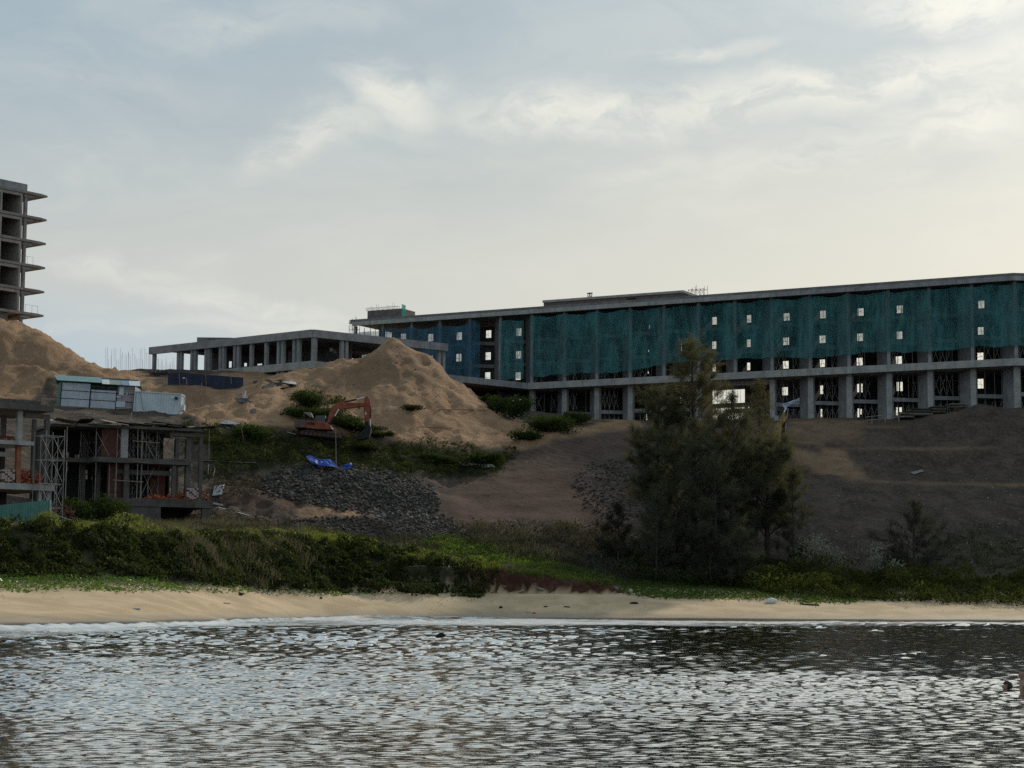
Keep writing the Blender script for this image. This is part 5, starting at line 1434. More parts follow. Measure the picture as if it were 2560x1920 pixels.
casuarina(2285, 198, 1262, [(1270,14),(1310,48),(1370,78),(1430,88),(1450,60)], 'wide hazy young casuarina alone on the right slope', 15000, 10, L_BRUSH, trunk=.14, young=True, low=.04)

# ---------------------------------------------------------------- rubble
bmv = bmesh.new(); bmesh.ops.create_icosphere(bmv, subdivisions=1, radius=1.0)
ICO_V = np.array([v.co[:] for v in bmv.verts]); ICO_F = np.array([[v.index for v in f.verts] for f in bmv.faces]); bmv.free()
if len(ICO_F) > 20:
    bmv = bmesh.new(); bmesh.ops.create_icosphere(bmv, subdivisions=1, radius=1.0); bmv.free()
STONE = mat('basalt_rubble', (.014, .013, .012), .9, .45, 2.2, .4, 7, col2=(.095, .086, .076))
STONE_P = mat('pale_stone', (.20, .19, .175), .9, .35, 1.5, .3, 6)
def rock_verts(r):
    s_ = np.array([1.0, r.uniform(.6, 1.0), r.uniform(.45, .8)])
    v = ICO_V * (1 + r.normal(0, .2, (len(ICO_V), 1))) * s_
    return v
def rubble(name, poly, label, nbig, dens, smin, smax, seed, mat_=STONE, parts=True, wob=16, ymax=260):
    x, y, z, r = sample(poly, dens, 6, wob, seed, ymax)
    n = len(x)
    size = smin + (smax - smin) * r.random(n) ** 3.8
    o_ = np.argsort(-size)
    c = np.array([x.mean(), y.mean(), z.mean()]) if n else np.zeros(3)
    variants = [rock_verts(r) for _ in range(9)]
    def place(i):
        A = np.array(Matrix.Rotation(r.uniform(0, 6.28), 3, Vector(r.normal(size=3).tolist()).normalized()))
        return A
    root = None
    big = o_[:nbig] if parts else o_[:0]
    if parts:
        root = empty(name, c, label, 'rocks')
        vm = []
        for v in variants:
            me = np_mesh('rock', v, [ICO_F]); me.materials.append(mat_); vm.append(me)
        for i in big:
            ob = bpy.data.objects.new('rock', vm[i % 9]); COL.objects.link(ob); ob.parent = root
            s_ = float(size[i]); ob.scale = (s_, s_, s_); ob.rotation_euler = tuple(r.uniform(0, 6.28, 3) * [.12, .12, 1])
            ob.location = tuple((np.array([x[i], y[i], z[i] + s_ * .22]) - c).tolist())
    rest = o_[nbig:] if parts else o_
    V, Fc = [], []
    for k, i in enumerate(rest):
        V.append(variants[i % 9] @ place(i).T * size[i] + [x[i], y[i], z[i] + size[i] * .25]); Fc.append(ICO_F + k * len(ICO_V))
    me = np_mesh('small_rocks', np.concatenate(V) - (c if root else 0), [np.concatenate(Fc)])
    ob = link('small_rocks' if root else name, me, mat_, root); ob['kind'] = 'stuff'
    if not root: ob['label'] = label; ob['category'] = 'stones'
    return root or ob
PILE1 = [(640,1215),(690,1180),(760,1166),(900,1166),(1000,1180),(1070,1215),(1102,1255),(1090,1280),(1000,1290),(850,1275),(760,1252),(680,1240)]
rubble('rubble_pile', PILE1, 'big dark heap of broken rock topped by the blue tarpaulin', 270, 46, .03, .30, 60)
rubble('rubble_ledge', [(725,1300),(850,1294),(1130,1296),(1160,1335),(1050,1348),(900,1346),(760,1340),(715,1325)], 'dark broken rock face of the ledge under the rubble heap', 180, 38, .035, .26, 61)
rubble('pale_rubble', [(915,1278),(985,1276),(1100,1284),(1110,1296),(920,1292)], 'short row of pale broken stones on the ledge lip', 60, 10, .08, .30, 62, STONE_P, wob=6)
rubble('road_rubble', [(1425,1185),(1520,1150),(1620,1150),(1625,1300),(1520,1310),(1440,1240)], 'loose dark stones on the slope between dirt road and casuarinas', 0, 14, .04, .22, 63, STONE, False, wob=40)
rubble('slope_stones', [(2000,1130),(2700,1080),(2700,1440),(2050,1430),(1990,1300)], 'small stones scattered over the dark slope at right', 0, .9, .04, .16, 64, STONE_P, False, wob=60)
rubble('shed_slope_stones', [(120,1025),(330,1035),(440,1048),(450,1075),(140,1060)], 'small stones on the dark slope below the shed', 0, 3.0, .04, .16, 65, STONE_P, False, wob=20)
rubble('heap_clods', [(860,880),(985,855),(1110,930),(1140,1010),(1000,1040),(880,1000),(800,960)], 'small dark clods scattered on the big sand heap', 0, .5, .05, .15, 66, mat('soil_clod', (.13, .08, .055), .95), False, wob=60)
# ---------------------------------------------------------------- machines
def zpoly(pts, ox, oy, sc, Y): return np.array([P(ox + x / sc, oy + y / sc, Y) for (x, y) in pts])
REDP = mat('excavator_red', (.24, .064, .032), .6, .35, 1.6, .15, 6, stain=.45)
REDD = mat('excavator_dark_red', (.11, .035, .025), .7, .35, 1.6, stain=.3)
GREYP = mat('counterweight_grey', (.13, .085, .075), .7, .3, 1.6, stain=.4)
YELP = mat('excavator_yellow', (.30, .19, .065), .6, .4, 2.2, .15, 6, stain=.6)
CHROME = mat('cylinder_rod', (.75, .75, .74), .3, .05, 2.0, metal=.6)
GLASSD = mat('cab_glass', (.02, .028, .03), .15, .2, 2.0, spec=.5)
Yx = float(ground_at(800, 1097)[1]) - .6
def ex(pts, w_, off=0.0, name=None, m_=None, root=None, bevel=.03):
    q = zpoly(pts, 700, 950, 7.9, Yx)
    mb = MB(); mb.prism(q + [0, -w_ / 2 + off, 0], (0, w_, 0)); return mb.build(name, m_, root, bevel)
rx = empty('red_excavator', on_ground(805, Yx), 'worn red excavator with its arm bent down to a dark bucket on the sand', 'excavator')
trk = [(405,1065),(425,1035),(470,1015),(600,1012),(1080,1068),(1165,1085),(1205,1125),(1200,1158),(1170,1178),(1060,1170),(560,1118),(430,1098)]
for off in (-1.15, 1.15):
    tr = ex(trk, .6, off, 'track', BLACKD, rx)
    for f in np.linspace(0, 1, 9):
        c = zpoly([(460 + f * 690, 1062 + f * 68)], 700, 950, 7.9, Yx)[0] + [0, off - .31 * np.sign(-off) if off > 0 else off - .31, 0]
        MB().path([c, c + [0, .08, 0]], [.19, .19], 10).build('roller', REDD, tr)
ex([(680,980),(920,998),(905,1062),(700,1045)], 1.6, 0, 'turntable', BLACKD, rx)
ex([(300,800),(530,806),(530,966),(312,962),(296,900)], 2.7, 0, 'counterweight', GREYP, rx, .08)
hs_ = ex([(533,812),(920,848),(1000,905),(1045,965),(1035,1000),(700,987),(533,967)], 2.6, 0, 'house', REDP, rx, .05)
for (x0, x1) in ((560, 600), (618, 700)): ex([(x0,855),(x1,858),(x1,905),(x0,905)], 2.63, 0, 'side_grille', BLACKD, hs_, 0)
ex([(400,800),(430,752),(560,770),(700,778),(700,826),(540,812)], 2.3, .1, 'engine_cover', BLACKD, rx)
ex([(470,648),(612,642),(655,738),(610,742)], 1.6, .2, 'sun_canopy', mat('faded_canopy', (.19, .17, .15), .9), rx)
for x in (575, 645):
    ex([(x - 8,738),(x + 8,738),(x + 4,815),(x - 10,815)], .08, -.5, 'canopy_post', BLACKD, rx, 0)
cab = ex([(702,708),(880,706),(905,760),(880,845),(702,828)], 1.1, .75, 'cab', GLASSD, rx)
for p_ in ([(695,700),(890,698),(890,712),(695,714)], [(695,705),(712,705),(712,830),(695,830)], [(780,705),(792,705),(792,836),(780,836)], [(870,705),(885,705),(900,765),(888,765)]): ex(p_, 1.16, .75, 'cab_frame', mat('cab_frame_grey', (.10, .11, .11), .6), cab, 0)
bo = ex([(925,880),(955,770),(1005,565),(1085,482),(1190,438),(1300,455),(1680,452),(1698,490),(1645,528),(1230,585),(1165,566),(1095,705),(1015,840),(960,900)], .62, -.1, 'boom', REDP, rx, .04)
MB().tube(*zpoly([(1195,452),(1512,383)], 700, 950, 7.9, Yx - .1), .11, n=10).build('arm_cylinder', REDD, bo)
MB().tube(*zpoly([(1505,386),(1685,338)], 700, 950, 7.9, Yx - .1), .065, n=8).build('arm_cylinder_rod', CHROME, bo)
for off in (-.55, .35):
    MB().tube(*zpoly([(955,880),(1085,715)], 700, 950, 7.9, Yx + off), .11, n=10).build('boom_cylinder', BLACKD, bo)
    MB().tube(*zpoly([(1080,720),(1165,572)], 700, 950, 7.9, Yx + off), .055, n=8).build('boom_cylinder_rod', CHROME, bo)
stk = ex([(1678,338),(1700,318),(1745,330),(1788,415),(1798,530),(1775,640),(1762,830),(1672,830),(1655,600),(1650,500),(1665,400)], .5, -.1, 'stick', REDP, rx, .04)
ex([(1672,832),(1762,832),(1748,975),(1690,975)], .42, -.1, 'stick_end', BLACKD, stk)
ex([(1690,640),(1706,632),(1708,690),(1692,696)], .53, -.1, 'pale_patch', WHITEP, stk, 0)
MB().tube(*zpoly([(1792,520),(1785,765)], 700, 950, 7.9, Yx - .1), .10, n=8).build('bucket_cylinder', REDD, stk)
MB().tube(*zpoly([(1785,765),(1788,925)], 700, 950, 7.9, Yx - .1), .05, n=8).build('bucket_cylinder_rod', CHROME, stk)
bk = ex([(1690,960),(1758,895),(1808,950),(1795,1050),(1765,1140),(1700,1170),(1560,1190),(1488,1180),(1525,1112),(1620,1022)], 1.25, -.1, 'bucket', BLACKD, rx, .05)
for k in range(5):
    q = zpoly([(1520,1165),(1490,1178),(1462,1200),(1512,1190)], 700, 950, 7.9, Yx - .7 + k * .27); mb = MB(); mb.prism(q, (0, .1, 0)); mb.build('tooth', mat('steel_tooth', (.08, .075, .07), .6) if k == 0 else MATS['steel_tooth'], bk)

Yy = 231.0
def ey(pts, w_, off, name, m_, root, bevel=.02):
    q = zpoly(pts, 1860, 960, 9.215, Yy)
    mb = MB(); mb.prism(q + [0, -w_ / 2 + off, 0], (0, w_, 0)); return mb.build(name, m_, root, bevel)
yx = empty('yellow_excavator', on_ground(1928, Yy), 'yellow excavator half hidden by casuarinas with its arm raised to a banner', 'excavator')
ey([(330,1372),(960,1448),(980,1560),(900,1640),(380,1590)], 2.6, .6, 'house', YELP, yx, .05)
ey([(360,1362),(950,1432),(948,1450),(358,1382)], 2.8, .6, 'deck_edge', mat('deck_pale', (.42, .40, .36), .6), yx, 0)
ey([(505,1432),(610,1442),(605,1475),(505,1466)], 2.7, .4, 'lamp_box', WHITEP, yx, 0)
for off in (-.7, 1.9): ey([(300,1640),(340,1600),(950,1660),(1010,1700),(990,1760),(920,1780),(340,1720)], .6, off, 'track', BLACKD, yx)
b2 = ey([(700,975),(765,880),(865,925),(862,1010),(842,1150),(806,1385),(745,1335),(688,1180)], .55, -.3, 'boom', YELP, yx)
a2 = ey([(800,905),(835,760),(905,640),(945,640),(935,750),(1002,705),(992,785),(930,880),(855,965)], .45, -.3, 'arm', YELP, yx)
ey([(985,560),(1022,570),(1010,720),(975,760),(950,740)], .4, .1, 'arm_back_plate', BLACKD, a2)
ey([(885,905),(962,868),(958,1060),(945,1255),(868,1245)], .5, .5, 'rear_strut', mat('strut_dark', (.05, .03, .025), .8), yx)
MB().tube(*zpoly([(925,645),(985,545)], 1860, 960, 9.215, Yy - .5), .075, n=8).build('arm_cylinder_rod', CHROME, a2)
for (p_, q_) in (((670,1168),(712,985)), ((798,1370),(855,1005)), ((955,1085),(975,905)), ((1018,560),(985,770))):
    MB().tube(*zpoly([p_, q_], 1860, 960, 9.215, Yy - .62), .035, n=6).build('hose', mat('hose_pale', (.38, .36, .32), .5) if 'hose_pale' not in MATS else MATS['hose_pale'], b2)
ey([(700,735),(800,735),(800,850),(700,860)], .5, .1, 'headlamp_box', mat('box_grey', (.28, .29, .3), .6), yx)
# banner at the arm tip
BANN = mat('banner_cloth', (.42, .47, .60), .8, .12, 1.5)
def cloth(name, outline, Yc, m_, amp, root, loc=None):
    q = zpoly(outline, 1860, 960, 9.215, Yc); c = q.mean(0)
    V = []; n = len(q)
    for r_, k in ((1.0, 0), (.66, 1), (.33, 2)):
        for i, p in enumerate(q): V.append(c + (p - c) * r_ + [0, amp * math.sin(i * 1.7 + k * 1.1), 0])
    V.append(c); Fs = []
    for k in range(2):
        for i in range(n): Fs.append((k * n + i, k * n + (i + 1) % n, (k + 1) * n + (i + 1) % n, (k + 1) * n + i))
    for i in range(n): Fs.append((2 * n + i, 2 * n + (i + 1) % n, 3 * n))
    me = bpy.data.meshes.new(name); me.from_pydata((np.array(V) - wloc(root)).tolist(), [], Fs)
    o_ = link(name, me, m_, root); md = o_.modifiers.new('thickness', 'SOLIDIFY'); md.thickness = .02
    return o_
bn = empty('banner', zpoly([(985, 560)], 1860, 960, 9.215, Yy - .6)[0], 'pale blue triangular banner at the tip of the yellow excavator arm', 'banner')
cloth('cloth', [(880,455),(1000,428),(1140,375),(1282,318),(1180,400),(1090,470),(985,530),(935,580)], Yy - .6, BANN, .06, bn)
cloth('cloth_fold', [(1120,458),(1200,392),(1283,322),(1276,390),(1270,462),(1190,460)], Yy - .52, mat('banner_fold', (.36, .38, .48), .8, .12), .04, bn)
cloth('dark_mark', [(1215,400),(1255,400),(1252,424),(1215,422)], Yy - .62, BLACKD, .0, bn)
cloth('dark_stripe', [(915,462),(1010,452),(1050,440),(1010,468),(930,472)], Yy - .72, mat('stripe_blue', (.10, .14, .26), .8), .0, bn)

# dark truck under the podium
tq = ground_at(1276, 1014, 0, 262, 292)
Yt = 283.0
tk = empty('dump_truck', on_ground(1276, Yt - 8), 'dark truck silhouetted in the passage under the left end of the hotel', 'truck')
def tp(pts, w_, off, name, m_, bevel=.05):
    q = np.array([P(x, y, Yt) for x, y in pts]); mb = MB(); mb.prism(q + [0, -w_ / 2 + off, 0], (0, w_, 0)); return mb.build(name, m_, tk, bevel)
tp([(1254,986),(1281,988),(1282,1006),(1255,1006)], 2.4, 0, 'skip', BLACKD)
cb = tp([(1283,989),(1291,989),(1297,996),(1298,1006),(1283,1006)], 2.3, 0, 'cab', mat('truck_dark_green', (.015, .022, .018), .5))
tp([(1254,1006),(1299,1006),(1299,1010),(1254,1010)], 1.2, 0, 'chassis', BLACKD)
for x in (1260, 1268, 1293):
    for off in (-1.0, 1.0):
        c = P(x, 1011, Yt); MB().path([c + [0, off - .15, 0], c + [0, off + .15, 0]], [.5, .5], 12).build('wheel', BLACKD, tk)

# ---------------------------------------------------------------- poles, lamps, boards, sheets
def pole(px, ytop, pyb, label, r_=.045, lean=0.0, lamp=False, m_=None, cat='pole', name='pole'):
    b = ground_at(px, pyb, -.2); t = P(px + lean, ytop, b[1])
    root = empty(name, b, label, cat)
    MB().tube(b, t, r_, r_ * .8, 6).build('shaft', m_ or TIMBER, root)
    if lamp:
        mb = MB(); mb.tube(t, t + [-.25, -.15, .08], .03, n=5); mb.build('bracket', m_ or STEEL, root)
        mb = MB(); mb.path([t + [-.25, -.15, .12], t + [-.30, -.18, .03], t + [-.33, -.2, -.06]], [.07, .14, .10], 8); mb.build('lamp_head', WHITEP, root)
pole(841, 1073, 1175, 'thin lamp pole standing in the grass in front of the red excavator', .045, -2, True, mat('pole_grey', (.22, .22, .2), .6), 'lamp', 'lamp_pole')
pole(470, 946, 1022, 'leaning lamp pole beside the right end of the container', .05, -4, True, TIMBER, 'lamp', 'lamp_pole')
pole(499, 957, 1018, 'thin leaning timber pole on red soil right of the container', .05, 5)
pole(461, 975, 1018, 'short timber post close to the container corner', .05, 1)
pole(522, 1010, 1155, 'thin pole rising behind the right side of the two-storey villa', .035, 2)
pole(612, 1070, 1110, 'crooked stick in the grass right of the villa', .035, -9)
pole(326, 1030, 1056, 'short grey stake on the slope below the container', .06, 3, False, CONC)
pole(519, 1160, 1192, 'white stake holding up the board right of the villa', .03, 3, False, WHITEP)
pole(530, 1170, 1200, 'slanting white stake beside the board right of the villa', .03, 8, False, WHITEP)
pole(1175, 1112, 1132, 'dead stick at the front edge of the big sand heap', .03, -2)
pole(2200, 1108, 1122, 'short pale stake on the terrace of the dark slope', .12, 0, False, STONE_P, 'post', 'stake')

def sheet(outline, dY, label, m_, cat='sheet', name='sheet', thick=.04, lift=.05, wav=.06, group=None):
    """flat sheet lying on the ground, its outline traced on the ground itself"""
    q = [ground_at(x, y, lift) for x, y in outline]
    c = np.mean(q, 0); n = len(q)
    V = [c + (p - c) * 1.0 for p in q] + [c + (p - c) * .5 + [0, 0, wav * math.sin(i * 2.1) + .03] for i, p in enumerate(q)] + [c + [0, 0, wav]]
    Fs = [(i, (i + 1) % n, n + (i + 1) % n, n + i) for i in range(n)] + [(n + i, n + (i + 1) % n, 2 * n) for i in range(n)]
    me = bpy.data.meshes.new(name); me.from_pydata([(v - c).tolist() for v in V], [], Fs)
    o_ = link(name, me, m_); o_.location = tuple(c.tolist())
    md = o_.modifiers.new('thickness', 'SOLIDIFY'); md.thickness = thick; md.offset = 1
    return tag(o_, label, cat, group)
def plank(p0, p1, label, m_=TIMBER, wd=.3, th=.07, lift=.12, cat='plank', name='plank'):
    a, b = ground_at(*p0, lift), ground_at(*p1, lift)
    return tag(MB().beam(a, b, wd, th).build(name, m_, None), label, cat)
SLATE = mat('slate_sheet', (.075, .078, .085), .7, .25, 1.5)
WHT = mat('weathered_white', (.42, .42, .41), .7, .2, 1.6)
BLUET = mat('blue_tarpaulin', (.013, .055, .30), .55, .25, 1.2, .2, 3)
# blue tarpaulin crumpled on the rubble
tb = empty('blue_tarpaulin', ground_at(820, 1168, .2), 'bright blue tarpaulin crumpled on top of the rubble heap', 'tarpaulin')
def tarp(outline, Yc, seed, name):
    r = np.random.default_rng(seed)
    q = np.array([P(x, y, Yc + dy) for x, y, dy in outline]); c = q.mean(0); n = len(q); V = []; rings = 5
    for k in range(rings):
        f = 1 - k / rings
        for i, p in enumerate(q): V.append(c + (p - c) * f + r.normal(0, .08, 3) * (k > 0) + [0, 0, .10 * math.sin(i * 2.3 + k)])
    V.append(c); Fs = [(k * n + i, k * n + (i + 1) % n, (k + 1) * n + (i + 1) % n, (k + 1) * n + i) for k in range(rings - 1) for i in range(n)] + [((rings - 1) * n + i, (rings - 1) * n + (i + 1) % n, rings * n) for i in range(n)]
    me = bpy.data.meshes.new(name); me.from_pydata((np.array(V) - wloc(tb)).tolist(), [], Fs)
    o_ = link(name, me, BLUET, tb); md = o_.modifiers.new('thickness', 'SOLIDIFY'); md.thickness = .02
yt = ground_at(820, 1176)[1] - 1.2
tarp([(765,1141,1.5),(775,1140,1.8),(800,1146,1.6),(826,1150,1.4),(838,1160,.6),(846,1168,0),(830,1168,-.6),(800,1164,-.6),(780,1157,-.4),(768,1148,.6)], yt, 1, 'main_fold')
tarp([(854,1168,.2),(866,1162,.5),(880,1157,.8),(881,1164,.3),(874,1171,-.2),(858,1173,-.3)], yt, 2, 'loose_flap')
# sheets and boards on the slopes
sheet([(632,957),(665,952),(700,951),(735,958),(742,967),(700,972),(660,973),(640,968)], 0, 'black plastic sheeting heaped on the sand below the pavilion', BLACKD, 'sheeting', 'plastic_sheet', wav=.25)
sheet([(705,962),(722,959),(738,963),(742,968),(722,967)], 0, 'white sheet lying at the end of the black plastic sheeting', WHT, 'sheeting', 'plastic_sheet', lift=.35)
sheet([(541,1066),(560,1061),(590,1060),(606,1067),(598,1076),(570,1075)], 0, 'black and white debris sheet at the foot of the sand', BLACKD, 'sheeting', 'plastic_sheet', wav=.3)
sheet([(545,1067),(566,1063),(580,1066),(602,1070),(585,1071),(560,1070)], 0, 'crumpled white plastic on the black debris sheet', WHT, 'sheeting', 'plastic_sheet', lift=.45)
sheet([(603,983),(614,983),(620,1000),(606,1003)], 0, 'upright slate-grey panel on the sand left of the excavator', SLATE, 'panel', 'panel', lift=.25)
sheet([(585,1003),(612,1002),(632,1013),(600,1013)], 0, 'flat slate-grey panel at the foot of the upright one', SLATE, 'panel', 'panel', lift=.3)
sheet([(623,1030),(632,1025),(640,1029),(632,1037)], 0, 'small dark grey panel lying alone on the sand', SLATE, 'panel', 'panel', lift=.2)
sheet([(536,1222),(562,1218),(556,1244),(530,1247)], 0, 'blue-grey panel leaning on soil right of the villa slab', mat('panel_bluegrey', (.14, .16, .2), .6), 'panel', 'panel', lift=.3)
sheet([(1145,1161),(1180,1160),(1195,1166),(1160,1168)], 0, 'pale flat sheet at the left edge of the dirt road', WHT, 'panel', 'panel', lift=.15)
sheet([(1195,1164),(1230,1164),(1238,1170),(1205,1172)], 0, 'second pale sheet nearer the dirt road', WHT, 'panel', 'panel', lift=.15)
sheet([(2275,1184),(2305,1178),(2310,1181),(2285,1189)], 0, 'thin pale sheet lying on the upper dark slope', STONE_P, 'panel', 'panel', lift=.15)
sheet([(1996,1385),(2010,1383),(2012,1388),(1998,1389)], 0, 'small white sheet on the ground right of the casuarinas', WHT, 'panel', 'panel', lift=.3)
plank((508, 1157), (640, 1161), 'long pale board lying across the slope right of the villa', STONE_P, .5)
plank((545, 1272), (622, 1293), 'long white board lying on the ground right of the villa base', WHT, .3)
plank((533, 1264), (556, 1268), 'short white board against the villa base', WHT, .5, .2)
plank((716, 1083), (740, 1091), 'white plank in the grass below the excavator', WHT, .35)
plank((1045, 1070), (1130, 1073), 'dark stick half buried at the foot of the big sand heap', RUST, .1)
plank((1095, 1027), (1215, 1030), 'long dark branch lying on the right flank of the sand heap', RUST, .12)
# materials dumped along the hotel front at right
for k, (px, py, w_, h_, lab) in enumerate(((2300, 1034, 3.2, 1.0, 'dark stack of shuttering boards by the hotel wall, leftmost'), (2345, 1034, 2.0, .9, 'dark stack of shuttering boards in the middle by the hotel wall'), (2395, 1030, 2.4, .8, 'dark stack of shuttering boards near the soil bank, rightmost'), (2265, 1043, 2.0, .8, 'low heap of black sheets left of the board stacks'))):
    c = on_ground(px, 246.5); root = empty('board_stack', c, lab, 'boards', 'board stacks along the hotel front')
    r = random.Random(k)
    for j in range(7):
        MB().box(c + [r.uniform(-.15, .15), r.uniform(-.2, .2), .1 + j * h_ / 7], (w_ * r.uniform(.7, 1), 1.2, h_ / 8), np.array(Matrix.Rotation(r.uniform(-.12, .12), 3, 'Z'))).build('board', (BLACKD, SLATE, TIMBER)[(j + k) % 3], root)
rl = empty('site_railing', on_ground(2210, 245), 'low timber railing in front of the hotel at right', 'railing')
for px in (2180, 2213, 2247): b = on_ground(px, 245); MB().tube(b, b + [0, 0, 1.1], .05, n=5).build('post', STEEL, rl)
for dz in (.55, 1.0): MB().tube(on_ground(2165, 245, dz), on_ground(2262, 245, dz), .035, n=5).build('rail', STEEL, rl)

# ---------------------------------------------------------------- flotsam on the beach
def blob(px, py, r_, label, m_, cat, name, sq=(1, 1, .7), dz=.3):
    c = ground_at(px, py); rr_ = np.random.default_rng(int(px))
    bm = bmesh.new(); bmesh.ops.create_icosphere(bm, subdivisions=2, radius=r_)
    for v in bm.verts: v.co = Vector([v.co[i] * sq[i] for i in range(3)]) * float(1 + rr_.normal(0, .07))
    me = bpy.data.meshes.new(name); bm.to_mesh(me); bm.free(); me.polygons.foreach_set('use_smooth', [True] * len(me.polygons))
    o_ = link(name, me, m_); o_.location = (c[0], c[1], c[2] + r_ * sq[2] * dz * 2)
    return tag(o_, label, cat)
HUSK = mat('coconut_husk', (.035, .025, .018), .95, .3, 6)
blob(1928, 1508, .42, 'plump white sack on the upper beach at right', mat('white_sack', (.60, .62, .62), .7, .1, 3), 'sack', 'white_sack', (1.25, .8, .75))
blob(602, 1489, .19, 'dark coconut husk on the upper beach at left', HUSK, 'coconut', 'coconut_husk')
blob(803, 1498, .13, 'dark coconut husk below the vines near the middle of the beach', HUSK, 'coconut', 'coconut_husk')
blob(1252, 1521, .17, 'dark coconut husk alone on the middle beach', HUSK, 'coconut', 'coconut_husk')
blob(1041, 1490, .12, 'small dark husk at the foot of the scrub bank', HUSK, 'coconut', 'coconut_husk')
blob(1577, 1481, .24, 'pale square carton on the green flat at the end of the earth cliff', mat('carton', (.36, .33, .27), .8), 'carton', 'carton', (.9, .9, .9))
blob(1612, 1496, .2, 'white crumpled bag near the pale carton', WHT, 'bag', 'plastic_bag', (1.3, .8, .45))
blob(342, 1524, .2, 'white foam lump on the sand at left', WHT, 'foam block', 'foam_block', (1.6, .8, .35))
blob(470, 1483, .17, 'white plastic scrap below the vines', WHT, 'litter', 'plastic_scrap', (1.3, .8, .5))
blob(1320, 1532, .14, 'pale plastic scrap beside the red one on the lower beach', WHT, 'litter', 'plastic_scrap', (1.5, .8, .4))
blob(1335, 1534, .13, 'red plastic scrap on the lower beach', mat('red_plastic', (.4, .03, .025), .5), 'litter', 'plastic_scrap', (1.4, .8, .5))
blob(1364, 1518, .14, 'dark wooden block on the middle beach', BLACKD, 'wood', 'wood_block', (1.5, .8, .5))
blob(1585, 1510, .28, 'dark heap of weed on the upper beach', BLACKD, 'seaweed', 'weed_heap', (1.5, .8, .4))
plank((2004, 1512), (2048, 1515), 'dark plank on the upper beach at right', BLACKD, .2, .1, .06)
plank((1410, 1518), (1424, 1519), 'short dark stick on the middle beach', BLACKD, .12, .08, .05)
plank((790, 1482), (865, 1488), 'long thin drift stick at the edge of the vines', TIMBER, .07, .06, .05)
plank((560, 1509), (575, 1510), 'small stick on the left beach', TIMBER, .09, .06, .05)
for k, (px, py, s_) in enumerate(((1208, 1484, .5), (1302, 1482, .45), (1350, 1484, .55), (1262, 1474, .3))):
    c = ground_at(px, py, .1); r = random.Random(k + 5)
    A = np.array(Matrix.Rotation(r.uniform(-.9, .9), 3, 'Y') @ Matrix.Rotation(r.uniform(-.5, .5), 3, 'X'))
    tag(MB().box(c, (s_ * 1.4, s_ * .5, s_ * .3), A).build('stone_slab', STONE_P, None, .03), ('pale stone slab under the left end of the earth cliff', 'tilted pale stone slab at the foot of the red cliff', 'leaning pale slab under the cliff, rightmost', 'small pale slab stuck in the red cliff')[k], 'stone')
stuff(rubble('beach_litter', [(-100,1480),(900,1486),(1600,1490),(2600,1520),(2600,1530),(1500,1512),(700,1502),(-100,1496)], 'tiny twigs and bits scattered along the tide line', 0, .22, .02, .075, 67, HUSK, False, wob=6), None)
# dark thing floating offshore
d = P(1103, 1593, 1.0) - CAM; k = -2.0 / d[2]; fp = CAM + d * k
mb = MB(); mb.path([fp + [-.30, 0, -.06], fp + [-.2, 0, .03], fp + [-.02, 0, .10], fp + [.06, 0, .11], fp + [.18, 0, .04], fp + [.30, 0, -.05]], [.05, .09, .13, .12, .08, .03], 10)
tag(mb.build('driftwood', BLACKD, None, smooth=True), 'small dark float bobbing in the water off the middle of the beach', 'driftwood')

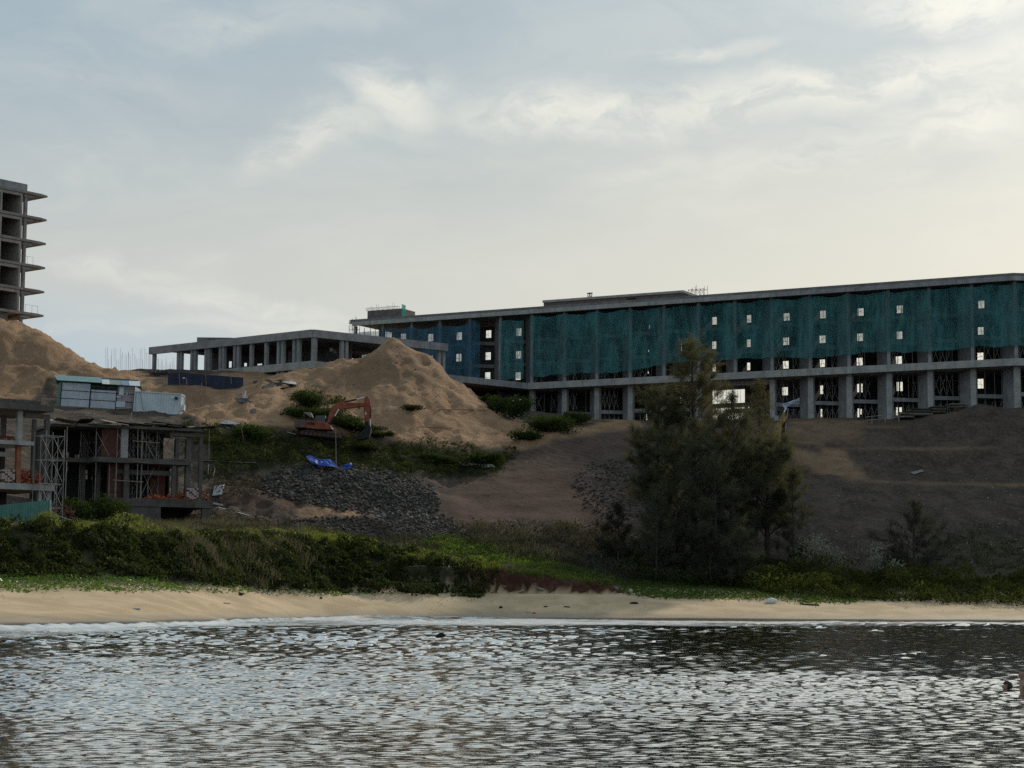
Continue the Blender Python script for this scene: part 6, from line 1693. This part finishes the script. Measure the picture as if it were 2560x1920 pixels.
# ---------------------------------------------------------------- two bathers at the right edge
SKIN = mat('skin', (.36, .19, .14), .5, .12, 6, spec=.4)
HAIR_K = mat('black_hair', (.012, .011, .010), .45, .2, 12)
HAIR_G = mat('grey_hair', (.12, .12, .11), .6, .3, 14)
def person(px, wy, face, up, label, hair, lean, tall):
    """standing in the sea to the chest; face = heading, up = height of crown above the water"""
    d = P(px, wy, 1.0) - CAM; o_ = CAM + d * (-2.0 / d[2]); o_[2] = 0
    root = empty('person', o_ + [0, 0, up - tall], label, 'person', 'bathers at the right edge')
    ca, sa = math.cos(face), math.sin(face)
    def L(x, y, z): return (x * ca - y * sa, x * sa + y * ca, z - .0)          # x forward, y left
    V, E, Rr = [], [], []
    def v(p, r_, par=None):
        V.append(L(*p)); Rr.append(r_)
        if par is not None: E.append((par, len(V) - 1))
        return len(V) - 1
    h = tall
    pel = v((0, 0, h * .53), (.13, .17)); ab = v((.0, 0, h * .62), (.11, .15), pel); ch = v((lean * .3, 0, h * .73), (.12, .17), ab)
    up_ = v((lean * .5, 0, h * .80), (.09, .15), ch); nk = v((lean * .8, 0, h * .855), (.058, .058), up_)
    jw = v((lean + .02, 0, h * .89), (.072, .066), nk); hd = v((lean + .012, 0, h * .935), (.098, .078), jw); tp_ = v((lean + .0, 0, h * .972), (.078, .064), hd)
    v((lean + .108, 0, h * .912), (.014, .013), hd)
    for s_ in (-1, 1):
        sh = v((lean * .45, .185 * s_, h * .805), (.062, .062), up_); el_ = v((-.03, .25 * s_, h * .63), (.045, .045), sh); wr = v((.10, .27 * s_, h * .50), (.032, .032), el_)
        hn = v((.15, .27 * s_, h * .465), (.036, .02), wr)
        for f_ in range(4): v((.22 + .006 * f_, (.245 + .016 * f_) * s_, h * .435), (.010, .010), hn)
        v((.19, .225 * s_, h * .46), (.011, .011), hn)
        hp = v((0, .09 * s_, h * .48), (.088, .088), pel); kn = v((.03, .10 * s_, h * .27), (.058, .058), hp); an = v((.0, .10 * s_, h * .045), (.04, .04), kn); v((.14, .11 * s_, h * .02), (.035, .028), an)
        v((lean - .005, .082 * s_, h * .925), (.014, .022), hd)
    me = bpy.data.meshes.new('body'); me.from_pydata(V, E, [])
    ob = bpy.data.objects.new('body', me); COL.objects.link(ob)
    md = ob.modifiers.new('skin', 'SKIN'); md.use_smooth_shade = True
    for i, r_ in enumerate(Rr): me.skin_vertices[0].data[i].radius = r_
    me.skin_vertices[0].data[0].use_root = True
    ob.modifiers.new('sub', 'SUBSURF').render_levels = 2; ob.modifiers['sub'].levels = 2
    dg = bpy.context.evaluated_depsgraph_get(); new = bpy.data.meshes.new_from_object(ob.evaluated_get(dg))
    bpy.data.objects.remove(ob)
    new.name = 'body'; new.materials.clear(); new.polygons.foreach_set('use_smooth', [True] * len(new.polygons))
    link('body', new, SKIN, root)
    # hair cap with a fringe line, open over the face
    bm = bmesh.new(); bmesh.ops.create_uvsphere(bm, u_segments=18, v_segments=12, radius=1.0)
    dele = [q for q in bm.verts if (q.co.x > .30 and q.co.z < .42) or q.co.z < -.62]
    bmesh.ops.delete(bm, geom=dele, context='VERTS')
    for q in bm.verts:
        c = q.co; k_ = 1 + .04 * math.sin(c.y * 17 + c.z * 11)
        q.co = Vector(L(lean - .012 + c.x * .118 * k_, c.y * .096 * k_, h * .938 + c.z * .118 * k_))
    hm = bpy.data.meshes.new('hair'); bm.to_mesh(hm); bm.free(); hm.polygons.foreach_set('use_smooth', [True] * len(hm.polygons))
    ho = link('hair', hm, hair, root); so = ho.modifiers.new('t', 'SOLIDIFY'); so.thickness = .012
    return root
person(2563, 1738, math.pi, .56, 'grey-haired bather standing chest deep, cut by the right edge', HAIR_G, .03, 1.75)
person(2521, 1725, math.pi * .92, .185, 'black-haired swimmer with only the head above water', HAIR_K, .03, 1.65)

SC.cycles.sample_clamp_indirect = 2.0
SC.cycles.sample_clamp_direct = 8.0
